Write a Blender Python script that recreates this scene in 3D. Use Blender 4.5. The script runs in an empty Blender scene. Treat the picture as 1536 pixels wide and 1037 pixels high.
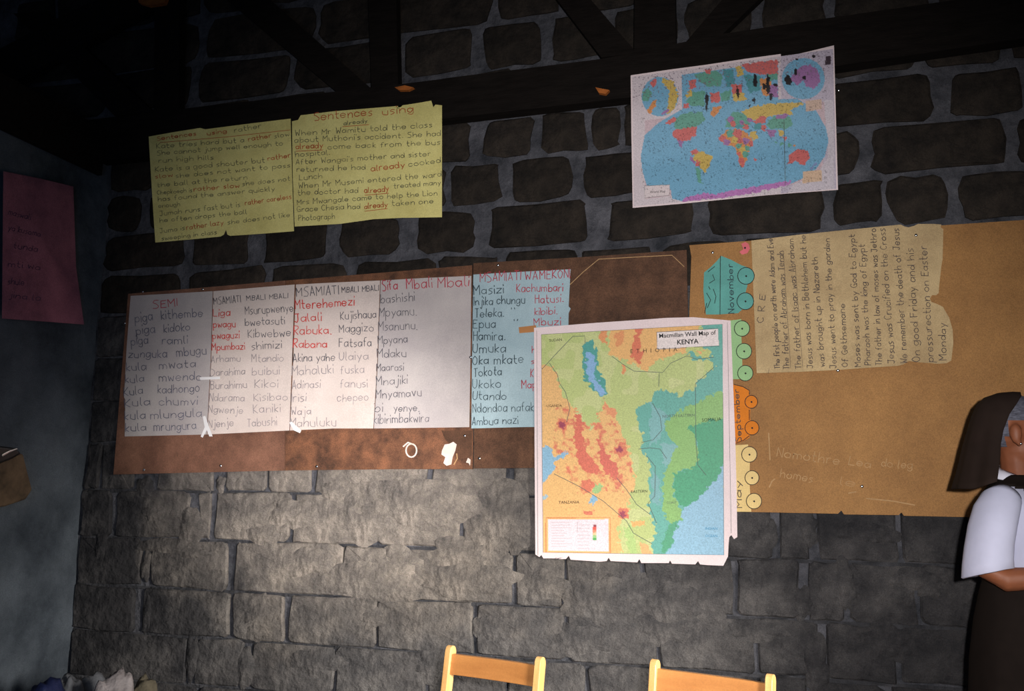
import bpy, bmesh, math, random
import numpy as np
from mathutils import Vector, Matrix, noise
random.seed(7)
SC = bpy.context.scene
COL = SC.collection
PI = math.pi
R = math.radians

# ------------------------------------------------------------------ camera
F = 1344.0
A_YAW, A_PIT, A_ROL = R(15.8), R(8.9), R(0.78)
CAM = Vector((0.0, -3.7, 1.32))
fw = Vector((-math.sin(A_YAW)*math.cos(A_PIT), math.cos(A_YAW)*math.cos(A_PIT), math.sin(A_PIT)))
r0 = Vector((math.cos(A_YAW), math.sin(A_YAW), 0))
u0 = r0.cross(fw)
rt = r0*math.cos(A_ROL) + u0*math.sin(A_ROL)
up = u0*math.cos(A_ROL) - r0*math.sin(A_ROL)
cd = bpy.data.cameras.new('camera')
cd.sensor_width = 36; cd.lens = 36*F/1536; cd.clip_start = 0.05
cam = bpy.data.objects.new('camera', cd)
M = Matrix((rt, up, -fw)).transposed().to_4x4(); M.translation = CAM
cam.matrix_world = M
COL.objects.link(cam); SC.camera = cam

# ------------------------------------------------------------------ world, lights, exposure
SC.view_settings.view_transform = 'Standard'; SC.view_settings.look = 'None'
SC.view_settings.exposure = 0.0; SC.view_settings.gamma = 1.0
SC.view_settings.use_curve_mapping = False
W = bpy.data.worlds.new('world'); SC.world = W; W.use_nodes = True
W.node_tree.nodes['Background'].inputs[0].default_value = (0.55, 0.68, 1.0, 1)
W.node_tree.nodes['Background'].inputs[1].default_value = 0.045

def ray(px, py):
    return (fw + rt*((px-768)/F) + up*((518.5-py)/F))
def P(px, py, off=0.0):
    "photo point on the back wall, off metres in front of it"
    d = ray(px, py); t = (-off - CAM.y)/d.y
    return CAM + d*t
def at_depth(px, py, dep): return CAM + ray(px, py)*dep
def at_z(px, py, z):
    d = ray(px, py); return CAM + d*((z-CAM.z)/d.z)

def lamp(name, typ, loc, target, energy, color=(1,1,1), **kw):
    l = bpy.data.lights.new(name, typ); l.energy = energy; l.color = color
    for k, v in kw.items(): setattr(l, k, v)
    o = bpy.data.objects.new(name, l); COL.objects.link(o); o.location = loc
    o.rotation_euler = (Vector(target)-Vector(loc)).to_track_quat('-Z', 'Y').to_euler()
    return o
# camera flash just right of the lens, its soft-edged cone aimed a little low
lamp('camera_flash', 'SPOT', (0.14, -3.72, 1.40), P(930, 645), 480, (1.0, 0.95, 0.91),
     spot_size=R(74), spot_blend=1.0, shadow_soft_size=0.03)
# added spot for the bright pool on the charts and the wall under them
lamp('pool_spot', 'SPOT', (1.5, -4.1, 1.0), P(490, 680), 1500, (1.0, 0.94, 0.90),
     spot_size=R(17), spot_blend=1.0, shadow_soft_size=0.12)
# unseen light from the right, lamp added and narrowed onto the chairs
lamp('chair_side_fill', 'AREA', (2.4, -3.0, 1.5), (-0.1, -1.25, 0.65), 26, (1.0, 0.94, 0.84),
     shape='RECTANGLE', size=0.5, size_y=0.9, spread=R(38))
# added cool lamp, no window seen, tinting the left wall blue
lamp('left_wall_blue_fill', 'AREA', (-1.15, -3.2, 1.6), (-2.8, -0.9, 1.55), 5.5, (0.36, 0.62, 1.0),
     shape='RECTANGLE', size=0.6, size_y=0.8)

# ------------------------------------------------------------------ materials
def lin(c):
    c = c/255.0
    return c/12.92 if c <= 0.04045 else ((c+0.055)/1.055)**2.4
def rgb(r, g, b): return (lin(r), lin(g), lin(b), 1)
MATS = {}
def mat(name, col, rough=0.8, var=0.25, scale=6, bump=0.0, bscale=40, col2=None, spec=0.3, metal=0.0,
        objvar=0.0, stretch=(1,1,1), sheen=0, coat=0.0, fine=0.0):
    if name in MATS: return MATS[name]
    m = bpy.data.materials.new(name); m.use_nodes = True; MATS[name] = m
    nt = m.node_tree; N = nt.nodes; L = nt.links
    b = N['Principled BSDF']
    b.inputs['Roughness'].default_value = rough; b.inputs['Metallic'].default_value = metal
    b.inputs['Specular IOR Level'].default_value = spec
    if coat: b.inputs['Coat Weight'].default_value = coat; b.inputs['Coat Roughness'].default_value = 0.25
    tc = N.new('ShaderNodeTexCoord'); mp = N.new('ShaderNodeMapping')
    mp.inputs['Scale'].default_value = stretch
    L.new(tc.outputs['Object'], mp.inputs[0])
    n = N.new('ShaderNodeTexNoise'); n.inputs['Scale'].default_value = scale
    n.inputs['Detail'].default_value = 6; n.inputs['Roughness'].default_value = 0.65
    L.new(mp.outputs[0], n.inputs['Vector'])
    cr = N.new('ShaderNodeValToRGB')
    c2 = col2 or tuple(x*(1-var*1.6) for x in col[:3])+(1,)
    c1 = col if col2 else tuple(min(1, x*(1+var*0.6)) for x in col[:3])+(1,)
    cr.color_ramp.elements[0].position = 0.32; cr.color_ramp.elements[0].color = c2
    cr.color_ramp.elements[1].position = 0.66; cr.color_ramp.elements[1].color = c1
    L.new(n.outputs[0], cr.inputs[0])
    out = cr.outputs[0]
    if fine:
        nf = N.new('ShaderNodeTexNoise'); nf.inputs['Scale'].default_value = 260; nf.inputs['Detail'].default_value = 2
        L.new(tc.outputs['Object'], nf.inputs['Vector'])
        mr = N.new('ShaderNodeMapRange'); mr.inputs['From Min'].default_value = 0.3; mr.inputs['From Max'].default_value = 0.7
        mr.inputs['To Min'].default_value = 1-fine; mr.inputs['To Max'].default_value = 1+fine
        L.new(nf.outputs[0], mr.inputs[0])
        vm = N.new('ShaderNodeVectorMath'); vm.operation = 'SCALE'
        L.new(out, vm.inputs[0]); L.new(mr.outputs[0], vm.inputs['Scale']); out = vm.outputs[0]
    if objvar:
        oi = N.new('ShaderNodeObjectInfo')
        mr = N.new('ShaderNodeMapRange'); mr.inputs['To Min'].default_value = 1-objvar; mr.inputs['To Max'].default_value = 1+objvar
        L.new(oi.outputs['Random'], mr.inputs[0])
        vm = N.new('ShaderNodeVectorMath'); vm.operation = 'SCALE'
        L.new(out, vm.inputs[0]); L.new(mr.outputs[0], vm.inputs['Scale']); out = vm.outputs[0]
    L.new(out, b.inputs['Base Color'])
    if bump:
        n2 = N.new('ShaderNodeTexNoise'); n2.inputs['Scale'].default_value = bscale; n2.inputs['Detail'].default_value = 8
        L.new(mp.outputs[0], n2.inputs['Vector'])
        bp = N.new('ShaderNodeBump'); bp.inputs['Strength'].default_value = bump; bp.inputs['Distance'].default_value = 0.02
        L.new(n2.outputs[0], bp.inputs['Height']); L.new(bp.outputs[0], b.inputs['Normal'])
    return m
def mat_attr(name, rough=0.6, spec=0.3):
    m = bpy.data.materials.new(name); m.use_nodes = True
    nt = m.node_tree; b = nt.nodes['Principled BSDF']
    b.inputs['Roughness'].default_value = rough; b.inputs['Specular IOR Level'].default_value = spec
    a = nt.nodes.new('ShaderNodeAttribute'); a.attribute_name = 'print'
    n = nt.nodes.new('ShaderNodeTexNoise'); n.inputs['Scale'].default_value = 220; n.inputs['Detail'].default_value = 3
    tc = nt.nodes.new('ShaderNodeTexCoord'); nt.links.new(tc.outputs['Object'], n.inputs['Vector'])
    mr = nt.nodes.new('ShaderNodeMapRange'); mr.inputs['From Min'].default_value = 0.3; mr.inputs['From Max'].default_value = 0.7
    mr.inputs['To Min'].default_value = 0.80; mr.inputs['To Max'].default_value = 1.14
    nt.links.new(n.outputs[0], mr.inputs[0])
    vm = nt.nodes.new('ShaderNodeVectorMath'); vm.operation = 'SCALE'
    nt.links.new(a.outputs['Color'], vm.inputs[0]); nt.links.new(mr.outputs[0], vm.inputs['Scale'])
    nt.links.new(vm.outputs[0], b.inputs['Base Color'])
    return m

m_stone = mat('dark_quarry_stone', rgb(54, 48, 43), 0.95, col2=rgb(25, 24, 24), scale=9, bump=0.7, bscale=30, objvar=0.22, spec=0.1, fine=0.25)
m_dim = mat('grimy_stone', rgb(84, 82, 84), 0.95, col2=rgb(38, 39, 42), scale=6, bump=0.8, bscale=24, objvar=0.2, spec=0.12, fine=0.25)
m_mortar = mat('grey_mortar', rgb(90, 90, 96), 0.95, col2=rgb(44, 46, 51), scale=7, bump=0.9, bscale=28, spec=0.1, fine=0.22)
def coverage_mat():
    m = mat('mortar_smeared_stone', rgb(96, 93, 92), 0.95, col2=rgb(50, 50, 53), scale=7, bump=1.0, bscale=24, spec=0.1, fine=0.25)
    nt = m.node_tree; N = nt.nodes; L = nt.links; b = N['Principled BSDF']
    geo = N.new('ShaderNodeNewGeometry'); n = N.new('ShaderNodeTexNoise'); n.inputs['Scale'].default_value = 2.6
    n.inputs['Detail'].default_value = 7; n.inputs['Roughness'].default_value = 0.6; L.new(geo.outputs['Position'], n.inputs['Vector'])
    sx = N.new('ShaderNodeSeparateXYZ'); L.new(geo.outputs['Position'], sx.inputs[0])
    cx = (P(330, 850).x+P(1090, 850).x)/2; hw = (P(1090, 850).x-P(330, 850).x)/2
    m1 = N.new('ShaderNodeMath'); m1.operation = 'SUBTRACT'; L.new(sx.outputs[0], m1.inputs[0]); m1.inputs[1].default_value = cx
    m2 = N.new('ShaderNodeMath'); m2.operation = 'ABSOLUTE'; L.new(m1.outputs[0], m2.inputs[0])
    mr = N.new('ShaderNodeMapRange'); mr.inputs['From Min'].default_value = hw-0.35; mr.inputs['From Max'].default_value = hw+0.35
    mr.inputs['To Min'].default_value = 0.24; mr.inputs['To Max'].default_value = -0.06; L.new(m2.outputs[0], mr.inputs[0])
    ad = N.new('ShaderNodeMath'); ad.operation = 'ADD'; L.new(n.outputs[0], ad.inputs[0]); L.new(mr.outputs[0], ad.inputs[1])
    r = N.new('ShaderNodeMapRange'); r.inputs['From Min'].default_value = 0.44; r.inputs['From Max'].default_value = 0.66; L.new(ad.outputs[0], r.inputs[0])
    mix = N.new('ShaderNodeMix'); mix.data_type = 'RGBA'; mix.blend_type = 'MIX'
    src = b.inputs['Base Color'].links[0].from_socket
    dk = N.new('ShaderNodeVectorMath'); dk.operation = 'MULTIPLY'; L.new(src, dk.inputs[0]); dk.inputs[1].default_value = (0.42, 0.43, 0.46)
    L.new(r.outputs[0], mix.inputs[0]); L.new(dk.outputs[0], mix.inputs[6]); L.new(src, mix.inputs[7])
    # a paler, warmer patch below the charts
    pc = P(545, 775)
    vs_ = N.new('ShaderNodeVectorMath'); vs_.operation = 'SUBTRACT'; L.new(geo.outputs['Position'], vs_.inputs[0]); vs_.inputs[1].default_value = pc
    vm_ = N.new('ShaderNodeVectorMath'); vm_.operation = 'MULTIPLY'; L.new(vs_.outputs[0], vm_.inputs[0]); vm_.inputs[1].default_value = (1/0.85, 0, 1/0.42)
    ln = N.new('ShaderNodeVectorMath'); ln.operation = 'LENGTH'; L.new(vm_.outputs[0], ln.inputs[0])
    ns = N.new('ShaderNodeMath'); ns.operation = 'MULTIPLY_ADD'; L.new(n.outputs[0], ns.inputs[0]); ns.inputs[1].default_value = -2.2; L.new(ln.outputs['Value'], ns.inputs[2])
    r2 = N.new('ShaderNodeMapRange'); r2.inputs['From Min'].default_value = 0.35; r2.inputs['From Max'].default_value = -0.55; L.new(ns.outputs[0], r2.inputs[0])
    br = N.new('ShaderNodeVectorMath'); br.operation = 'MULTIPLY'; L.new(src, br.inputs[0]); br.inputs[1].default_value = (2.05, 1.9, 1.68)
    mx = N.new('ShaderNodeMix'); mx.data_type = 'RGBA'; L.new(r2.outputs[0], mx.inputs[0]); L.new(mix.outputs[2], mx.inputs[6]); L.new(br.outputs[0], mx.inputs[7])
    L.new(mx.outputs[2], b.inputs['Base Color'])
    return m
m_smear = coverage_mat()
m_joint = mat('shadow_joint_mortar', rgb(70, 70, 74), 0.95, col2=rgb(34, 35, 38), scale=8, bump=0.9, bscale=28, spec=0.1, fine=0.2)  # mortar darkened to paint in the shadow lines of the lower joints
m_plaster = mat('cement_render', rgb(88, 95, 104), 0.9, col2=rgb(48, 54, 62), scale=2.6, bump=0.5, bscale=14, spec=0.15, fine=0.2)
m_floor = mat('earth_floor', rgb(80, 72, 64), 0.95, scale=5, bump=0.4)
m_roof = mat('roof_sheet_metal', rgb(60, 58, 58), 0.6, metal=0.4, scale=3)
m_timber = mat('creosoted_timber', rgb(26, 22, 20), 0.9, scale=8, stretch=(1, 6, 6), bump=0.3, spec=0.1)
m_cleat = mat('pale_timber_chip', rgb(170, 96, 40), 0.8, scale=20)
m_board_l = mat('hardboard_red_brown', rgb(132, 94, 76), 0.75, col2=rgb(88, 60, 48), scale=5, bump=0.1, spec=0.25, fine=0.22)
m_board_m = mat('hardboard_dark_brown', rgb(98, 68, 50), 0.75, col2=rgb(62, 42, 31), scale=9, bump=0.1, spec=0.25, fine=0.3)
m_board_s = mat('hardboard_stained', rgb(128, 86, 62), 0.75, col2=rgb(66, 46, 36), scale=11, bump=0.1, spec=0.25, fine=0.3)
m_board_r = mat('hardboard_ochre', rgb(164, 120, 70), 0.7, col2=rgb(138, 98, 56), scale=3, bump=0.1, spec=0.3, fine=0.2)
m_yellow = mat('yellow_manila_paper', rgb(232, 222, 146), 0.8, col2=rgb(208, 196, 122), scale=6, bump=0.12, bscale=18, fine=0.12)
m_white = mat('white_chart_paper', rgb(214, 200, 194), 0.55, col2=rgb(194, 180, 174), scale=3, bump=0.08, bscale=12, spec=0.4, fine=0.1)
m_grey = mat('grey_chart_paper', rgb(190, 182, 180), 0.55, col2=rgb(166, 158, 160), scale=3, bump=0.08, bscale=12, spec=0.4, fine=0.1)
m_blue = mat('pale_blue_chart_paper', rgb(168, 190, 198), 0.6, col2=rgb(140, 164, 174), scale=3, bump=0.08, bscale=12, fine=0.12)
m_tan = mat('tan_chart_paper', rgb(194, 170, 128), 0.85, col2=rgb(164, 140, 104), scale=5, bump=0.25, bscale=16, fine=0.15)
m_mapw = mat('map_paper', rgb(226, 208, 210), 0.6, var=0.05, scale=4, bump=0.06, bscale=10, fine=0.08)
m_pink = mat('dusty_pink_paper', rgb(166, 104, 122), 0.85, col2=rgb(116, 72, 90), scale=4, bump=0.15, bscale=10, fine=0.2)
m_ink = mat('faded_black_marker', rgb(88, 86, 94), 0.8, var=0.3, scale=30)
m_ink2 = mat('washed_blue_black_marker', rgb(104, 104, 120), 0.8, var=0.3, scale=30)
m_ink3 = mat('pale_glare_ink', rgb(148, 139, 142), 0.8, var=0.2, scale=30)  # lower chart lines: glare put into paler ink; map legend lines reuse it
m_inkd = mat('dark_teal_marker', rgb(50, 66, 74), 0.8, var=0.2, scale=30)
m_red = mat('red_marker', rgb(196, 62, 58), 0.8, var=0.2, scale=30)
m_redp = mat('crimson_marker', rgb(172, 60, 76), 0.8, var=0.2, scale=30)
m_oliv = mat('marker_on_yellow', rgb(98, 98, 76), 0.8, var=0.3, scale=30)
m_redy = mat('red_marker_on_yellow', rgb(184, 84, 48), 0.8, var=0.2, scale=30)
m_black = mat('black_print', rgb(26, 26, 28), 0.7, var=0.1)
m_mapline = mat('map_line_print', rgb(90, 100, 96), 0.7, var=0.1)
m_bluep = mat('blue_print', rgb(60, 140, 180), 0.7, var=0.1)
m_chalk = mat('chalk_dust', rgb(216, 200, 192), 0.95, var=0.1, scale=30)
m_chalkf = mat('rubbed_chalk', rgb(182, 146, 104), 0.95, var=0.15, scale=60)
m_nail = mat('galvanised_nail', rgb(225, 230, 235), 0.22, var=0.05, metal=1.0, spec=0.8)
m_tape = mat('clear_tape', rgb(240, 238, 240), 0.25, var=0.03, spec=0.8, coat=1.0)
m_btape = mat('brown_tape', rgb(176, 122, 74), 0.4, var=0.1, coat=0.4)
m_wood = mat('varnished_pine', rgb(226, 188, 130), 0.35, col2=rgb(192, 142, 84), scale=7, stretch=(1, 1, 0.2), spec=0.5, coat=0.5, fine=0.08)
m_woodw = mat('varnished_pine_rail', rgb(186, 130, 74), 0.4, col2=rgb(152, 100, 54), scale=7, stretch=(0.2, 1, 1), spec=0.5, coat=0.3, fine=0.08)
m_teal = mat('teal_card', rgb(94, 160, 152), 0.8, var=0.12, scale=10, fine=0.1)
m_green = mat('mint_card', rgb(150, 190, 136), 0.8, var=0.08, scale=10, fine=0.1)
m_orange = mat('orange_card', rgb(216, 124, 34), 0.8, var=0.1, scale=10, fine=0.1)
m_cream = mat('cream_card', rgb(224, 196, 134), 0.8, var=0.08, scale=10, fine=0.1)
m_rose = mat('rose_card', rgb(214, 108, 116), 0.8, var=0.1, scale=10)

# ------------------------------------------------------------------ helpers
def tag(o, label=None, cat=None, group=None, kind=None):
    if label: o['label'] = label
    if cat: o['category'] = cat
    if group: o['group'] = group
    if kind: o['kind'] = kind
    return o
def mesh_obj(name, verts, faces, m, parent=None, center=True, smooth=False):
    verts = [Vector(v) for v in verts]
    c = Vector((0, 0, 0))
    if center and verts:
        lo = Vector([min(v[i] for v in verts) for i in range(3)]); hi = Vector([max(v[i] for v in verts) for i in range(3)])
        c = (lo+hi)/2
    me = bpy.data.meshes.new(name)
    me.from_pydata([tuple(v-c) for v in verts], [], faces); me.update()
    if smooth: me.polygons.foreach_set('use_smooth', [True]*len(me.polygons))
    me.materials.append(m)
    o = bpy.data.objects.new(name, me); COL.objects.link(o)
    if parent: o.parent = parent; o.location = c - wloc(parent)
    else: o.location = c
    return o
def wloc(o):
    l = Vector(o.location)
    while o.parent: o = o.parent; l += Vector(o.location)
    return l
def bm_obj(name, bm, m, parent=None, center=True, smooth=False):
    bm.verts.ensure_lookup_table(); bm.verts.index_update()
    v = [x.co.copy() for x in bm.verts]; f = [[x.index for x in p.verts] for p in bm.faces]
    bm.free()
    return mesh_obj(name, v, f, m, parent, center, smooth)
def empty(name, loc, rz=0.0):
    o = bpy.data.objects.new(name, None); COL.objects.link(o); o.location = loc; o.rotation_euler = (0, 0, rz)
    o.empty_display_size = 0.1
    return o
def local_obj(name, bm, m, parent, smooth=False, bevel=0):
    "mesh given in its parent's local frame"
    bmesh.ops.recalc_face_normals(bm, faces=bm.faces)
    me = bpy.data.meshes.new(name); bm.to_mesh(me); bm.free(); me.materials.append(m)
    if smooth: me.polygons.foreach_set('use_smooth', [True]*len(me.polygons))
    o = bpy.data.objects.new(name, me); COL.objects.link(o); o.parent = parent
    if bevel:
        b = o.modifiers.new('bevel', 'BEVEL'); b.width = bevel; b.segments = 2; b.limit_method = 'ANGLE'
    return o
def wave(px, py, a, ph):
    return a*(math.sin(px/47+ph)*math.sin(py/61+ph*1.7)+0.5*math.sin((px+py)/83+ph*2.3))
class Surf:
    "surface of a sheet on the wall: offset from the wall as a function of photo position"
    def __init__(s, off, amp=0.0, ph=0.0, top=None, ytop=0, ybot=1):
        s.off, s.amp, s.ph, s.top, s.yt, s.yb = off, amp, ph, top, ytop, ybot
    def __call__(s, px, py, d=0.0):
        o = s.off
        if s.top is not None:
            yb = float(np.interp(px, [-60, 230, 660, 945, 1262, 1600], [262, 233, 179, 146, 98, 48]))+5   # underside of the tie beam
            t = min(1, max(0, (py-yb)/110)); t = t*t*(3-2*t)
            o = s.top*(1-t)+s.off*t
        return P(px, py, o + abs(s.amp)*1.5 + wave(px, py, s.amp, s.ph) + d)
def sheet(name, poly, surf, m, parent=None, step=12, d=0.0):
    bm = bmesh.new()
    vs = [bm.verts.new((x, y, 0)) for x, y in poly]
    bm.faces.new(vs)
    xs = [p[0] for p in poly]; ys = [p[1] for p in poly]
    bmesh.ops.triangulate(bm, faces=bm.faces[:])
    x = min(xs)+step
    while x < max(xs)-1:
        bmesh.ops.bisect_plane(bm, geom=bm.verts[:]+bm.edges[:]+bm.faces[:], plane_co=(x+0.13, 0, 0), plane_no=(1, 0, 0)); x += step
    y = min(ys)+step
    while y < max(ys)-1:
        bmesh.ops.bisect_plane(bm, geom=bm.verts[:]+bm.edges[:]+bm.faces[:], plane_co=(0, y+0.17, 0), plane_no=(0, 1, 0)); y += step
    for v in bm.verts: v.co = surf(v.co.x, v.co.y, d)
    bmesh.ops.recalc_face_normals(bm, faces=bm.faces)
    return bm_obj(name, bm, m, parent, smooth=surf.amp != 0)
def slab(name, poly, off0, off1, m, parent=None):
    "solid board on the wall between two offsets"
    n = len(poly)
    v = [P(x, y, off1) for x, y in poly]
    v += [Vector((p.x, -off0, p.z)) for p in v]
    f = [list(range(n)), list(range(2*n-1, n-1, -1))] + [[i, (i+1) % n, n+(i+1) % n, n+i] for i in range(n)]
    bm = bmesh.new(); vv = [bm.verts.new(p) for p in v]
    for q in f: bm.faces.new([vv[i] for i in q])
    bmesh.ops.recalc_face_normals(bm, faces=bm.faces)
    return bm_obj(name, bm, m, parent)

# handwriting: single-stroke letters, digits are x then y (base 3, x-height 7, cap A)
G = dict(a='~46 27 06 04 23 45|47 43', b='0A 03|~05 27 46 44 23 04', c='~46 27 06 04 23 44', d='~45 27 06 04 23 45|4A 43',
 e='~05 45 46 27 06 04 23 44', f='~3A 2A 19 13|07 27', g='~46 27 06 04 23 45|~47 42 21 02', h='0A 03|~05 27 46 43',
 i='07 03|09 0A', j='~27 22 10 01|29 2A', k='0A 03|37 05 33', l='~0A 04 13', m='07 03|~06 17 36 33|~36 47 66 63',
 n='07 03|~05 27 46 43', o='~27 06 04 23 44 46 27', p='07 00|~06 27 46 44 23 04', q='~46 27 06 04 23 44|47 40',
 r='07 03|~05 17 37', s='~37 17 06 25 34 13 03', t='1A 14 23 33|07 37', u='~07 04 23 43|47 43', v='07 23 47',
 w='07 13 26 43 57', x='07 43|47 03', y='07 24|47 11', z='07 47 03 43',
 A='03 2A 43|15 35', B='03 0A|~0A 3A 49 37 07|~07 37 45 33 03', C='~49 2A 08 05 23 44', D='0A 03|~0A 2A 58 55 23 03',
 E='4A 0A 03 43|07 37', F='4A 0A 03|07 37', G='~49 2A 08 05 23 44|26 46 43', H='0A 03|4A 43|07 47', I='0A 03',
 J='0A 4A|~3A 35 23 04', K='0A 03|4A 06 43', L='0A 03 43', M='03 0A 26 5A 53', N='03 0A 43 4A', O='~2A 08 05 23 45 48 2A',
 P='03 0A|~0A 3A 49 37 06', R='03 0A|~0A 3A 49 37 06|16 43', S='~4A 1A 08 27 45 33 03', T='0A 4A|2A 23', U='~0A 05 23 45 4A',
 V='0A 23 4A', W='0A 13 27 43 5A', Y='0A 27 4A|27 23', Z='0A 4A 03 43')
G['.'] = '03 13'; G["'"] = '0A 09'; G['"'] = '0A 08|2A 28'; G['/'] = '03 3A'; G[','] = '03 12'; G['-'] = '05 25'
GL = {}
for k_, s_ in G.items():
    st = []
    for q in s_.split('|'):
        sm = q[0] == '~'; q = q.strip('~')
        pts = [(int(t[0]), int(t[1], 16)-3) for t in q.split()]
        if sm and len(pts) > 2:
            o = []
            for i in range(len(pts)-1):
                a_ = pts[max(i-1, 0)]; b_ = pts[i]; c_ = pts[i+1]; d_ = pts[min(i+2, len(pts)-1)]
                for t in (0, 0.5):
                    o.append(tuple(0.5*(2*b_[k]+(c_[k]-a_[k])*t+(2*a_[k]-5*b_[k]+4*c_[k]-d_[k])*t*t+(3*b_[k]-a_[k]-3*c_[k]+d_[k])*t**3) for k in (0, 1)))
            pts = o+[pts[-1]]
            st.append(pts)
        else:
            st += [list(z) for z in zip(pts, pts[1:])]
    GL[k_] = (st, max(p[0] for q in st for p in q))
def ribbon(V, Fc, pts, w, surf, d):
    n = len(pts)
    if n < 2: return
    base = len(V)
    for i, p in enumerate(pts):
        a = pts[max(i-1, 0)]; b = pts[min(i+1, n-1)]
        tx, ty = b[0]-a[0], b[1]-a[1]; l = math.hypot(tx, ty) or 1
        nx, ny = -ty/l*w/2, tx/l*w/2
        e = w*0.3 if i in (0, n-1) else 0; s = -1 if i == 0 else 1
        cx, cy = p[0]+tx/l*e*s, p[1]+ty/l*e*s
        V.append(surf(cx+nx, cy+ny, d)); V.append(surf(cx-nx, cy-ny, d))
    for i in range(n-1):
        Fc.append([base+2*i, base+2*i+1, base+2*i+3, base+2*i+2])
def write(lines, surf, m, parent, name='handwriting', w=1.1, d=0.0012, capk=None):
    "lines: (text, x0, y0, x1, y1, cap height in photo pixels)"
    V, Fc = [], []
    rr = random.Random(len(lines)*31+len(lines[0][0]))
    for text, x0, y0, x1, y1, h in lines:
        tot = 0
        for ch in text: tot += 3.6 if ch == ' ' else GL[ch][1]+1.9
        tot -= 1.9
        L = math.hypot(x1-x0, y1-y0); ux, uy = (x1-x0)/L, (y1-y0)/L
        vx, vy = uy, -ux                       # up on the page
        sx = L/tot; sy = h/7.0; cx = 0
        for ch in text:
            if ch == ' ': cx += 3.6; continue
            st, wd = GL[ch]
            jy = rr.uniform(-0.35, 0.35)*sy; js = rr.uniform(0.92, 1.1); sk = rr.uniform(-0.02, 0.10)
            for q in st:
                pts = []
                for (a, b) in q:
                    X = (cx+a)*sx+b*sy*sk; Y = b*sy*js+jy
                    X += rr.uniform(-.18, .18)*sx; Y += rr.uniform(-.15, .15)*sy
                    pts.append((x0+ux*X+vx*Y, y0+uy*X+vy*Y))
                ribbon(V, Fc, pts, w*0.88*rr.uniform(.8, 1.15), surf, d)
            cx += wd+1.9
    return tag(mesh_obj(name, V, Fc, m, parent), kind='stuff')
def strokes(name, plist, w, surf, m, parent, d=0.0013):
    V, Fc = [], []
    for pts in plist: ribbon(V, Fc, pts, w, surf, d)
    o = mesh_obj(name, V, Fc, m, parent)
    return tag(o, kind='stuff') if len(plist) > 1 else o
def printed(name, text, x0, y0, x1, y1, surf, m, parent, d=0.0018, bold=0.0, hk=1.0):
    "typeset text (built-in font) laid on a sheet"
    c = bpy.data.curves.new('type', 'FONT'); c.body = text; c.resolution_u = 2; c.offset = bold
    o = bpy.data.objects.new('type', c); COL.objects.link(o)
    dg = bpy.context.evaluated_depsgraph_get(); me = bpy.data.meshes.new_from_object(o.evaluated_get(dg))
    vs = [v.co.copy() for v in me.vertices]; fs = [list(p.vertices) for p in me.polygons]
    bpy.data.objects.remove(o); bpy.data.curves.remove(c); bpy.data.meshes.remove(me)
    mx = max(v.x for v in vs); mn = min(v.x for v in vs)
    L = math.hypot(x1-x0, y1-y0); ux, uy = (x1-x0)/L, (y1-y0)/L; s = L/(mx-mn)
    V = [surf(x0+ux*(v.x-mn)*s+uy*v.y*s*hk, y0+uy*(v.x-mn)*s-ux*v.y*s*hk, d) for v in vs]
    return tag(mesh_obj(name, V, fs, m, parent), kind='stuff')
def disc(cx, cy, rx, ry=None, n=20, jit=0.0):
    ry = ry or rx
    return [(cx+rx*math.cos(2*PI*i/n)*(1+random.uniform(-jit, jit)), cy+ry*math.sin(2*PI*i/n)*(1+random.uniform(-jit, jit))) for i in range(n)]

# ------------------------------------------------------------------ the room
XC = P(134, 640).x                     # corner of the back and left walls
XR = 3.4; YN = -5.2; ZT = 4.4
def box_bm(bm, lo, hi, mt=None):
    r = bmesh.ops.create_cube(bm, size=1)
    for v in r['verts']:
        v.co = Vector([lo[i] + (v.co[i]+0.5)*(hi[i]-lo[i]) for i in range(3)])
        if mt: v.co = mt @ v.co
    return r['verts']
def struct(name, bm, m):
    bmesh.ops.recalc_face_normals(bm, faces=bm.faces)
    return tag(bm_obj(name, bm, m, center=False), kind='structure')

# back wall: lumpy mortar bed that carries the stones
def lumpy_wall(name, m, fn, nu, nv, thick):
    v, f = [], []
    for j in range(nv+1):
        for i in range(nu+1): v.append(fn(i/nu, j/nv, 0))
    for j in range(nv):
        for i in range(nu):
            a = j*(nu+1)+i; f.append([a, a+1, a+nu+2, a+nu+1])
    k = len(v)
    c = [fn(0, 0, thick), fn(1, 0, thick), fn(1, 1, thick), fn(0, 1, thick)]
    v += c; f.append([k+3, k+2, k+1, k])
    f.append([0, k, k+1] + list(range(nu, 0, -1)))
    o = mesh_obj(name, v, f, m, None, center=False, smooth=True)
    return tag(o, kind='structure')
def bw(u, v, t):
    x = XC-1.8+(XR-XC+1.8)*u; z = ZT*v
    if t: return Vector((x, t, z))
    return Vector((x, -0.004*noise.noise(Vector((x*9, 0, z*9)))-0.004*noise.noise(Vector((x*3, 3, z*3))), z))
wall_back = lumpy_wall('wall_back', m_mortar, bw, 170, 110, 0.25)
ZL = P(134, 243).z
def lw(u, v, t):
    y = YN+(-0.004-YN)*u; z = ZL*v
    if t: return Vector((XC-t, y, z))
    n = 0.018*noise.noise(Vector((7, y*2.2, z*2.2)))+0.008*noise.noise(Vector((3, y*7, z*7)))
    return Vector((XC+n, y, z))
wall_left = lumpy_wall('wall_left', m_plaster, lw, 130, 110, 0.25)
bm = bmesh.new(); box_bm(bm, (XC-0.14, YN, ZL+0.005), (XC+0.02, -0.12, ZL+0.11)); box_bm(bm, (XC+0.024, YN, ZL-0.13), (XC+0.05, -0.12, ZL+0.11))
bm_wallplate = bm
bm = bmesh.new(); box_bm(bm, (XC-0.25, YN, -0.12), (XR, 0.25, 0)); struct('floor', bm, m_floor)
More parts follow.
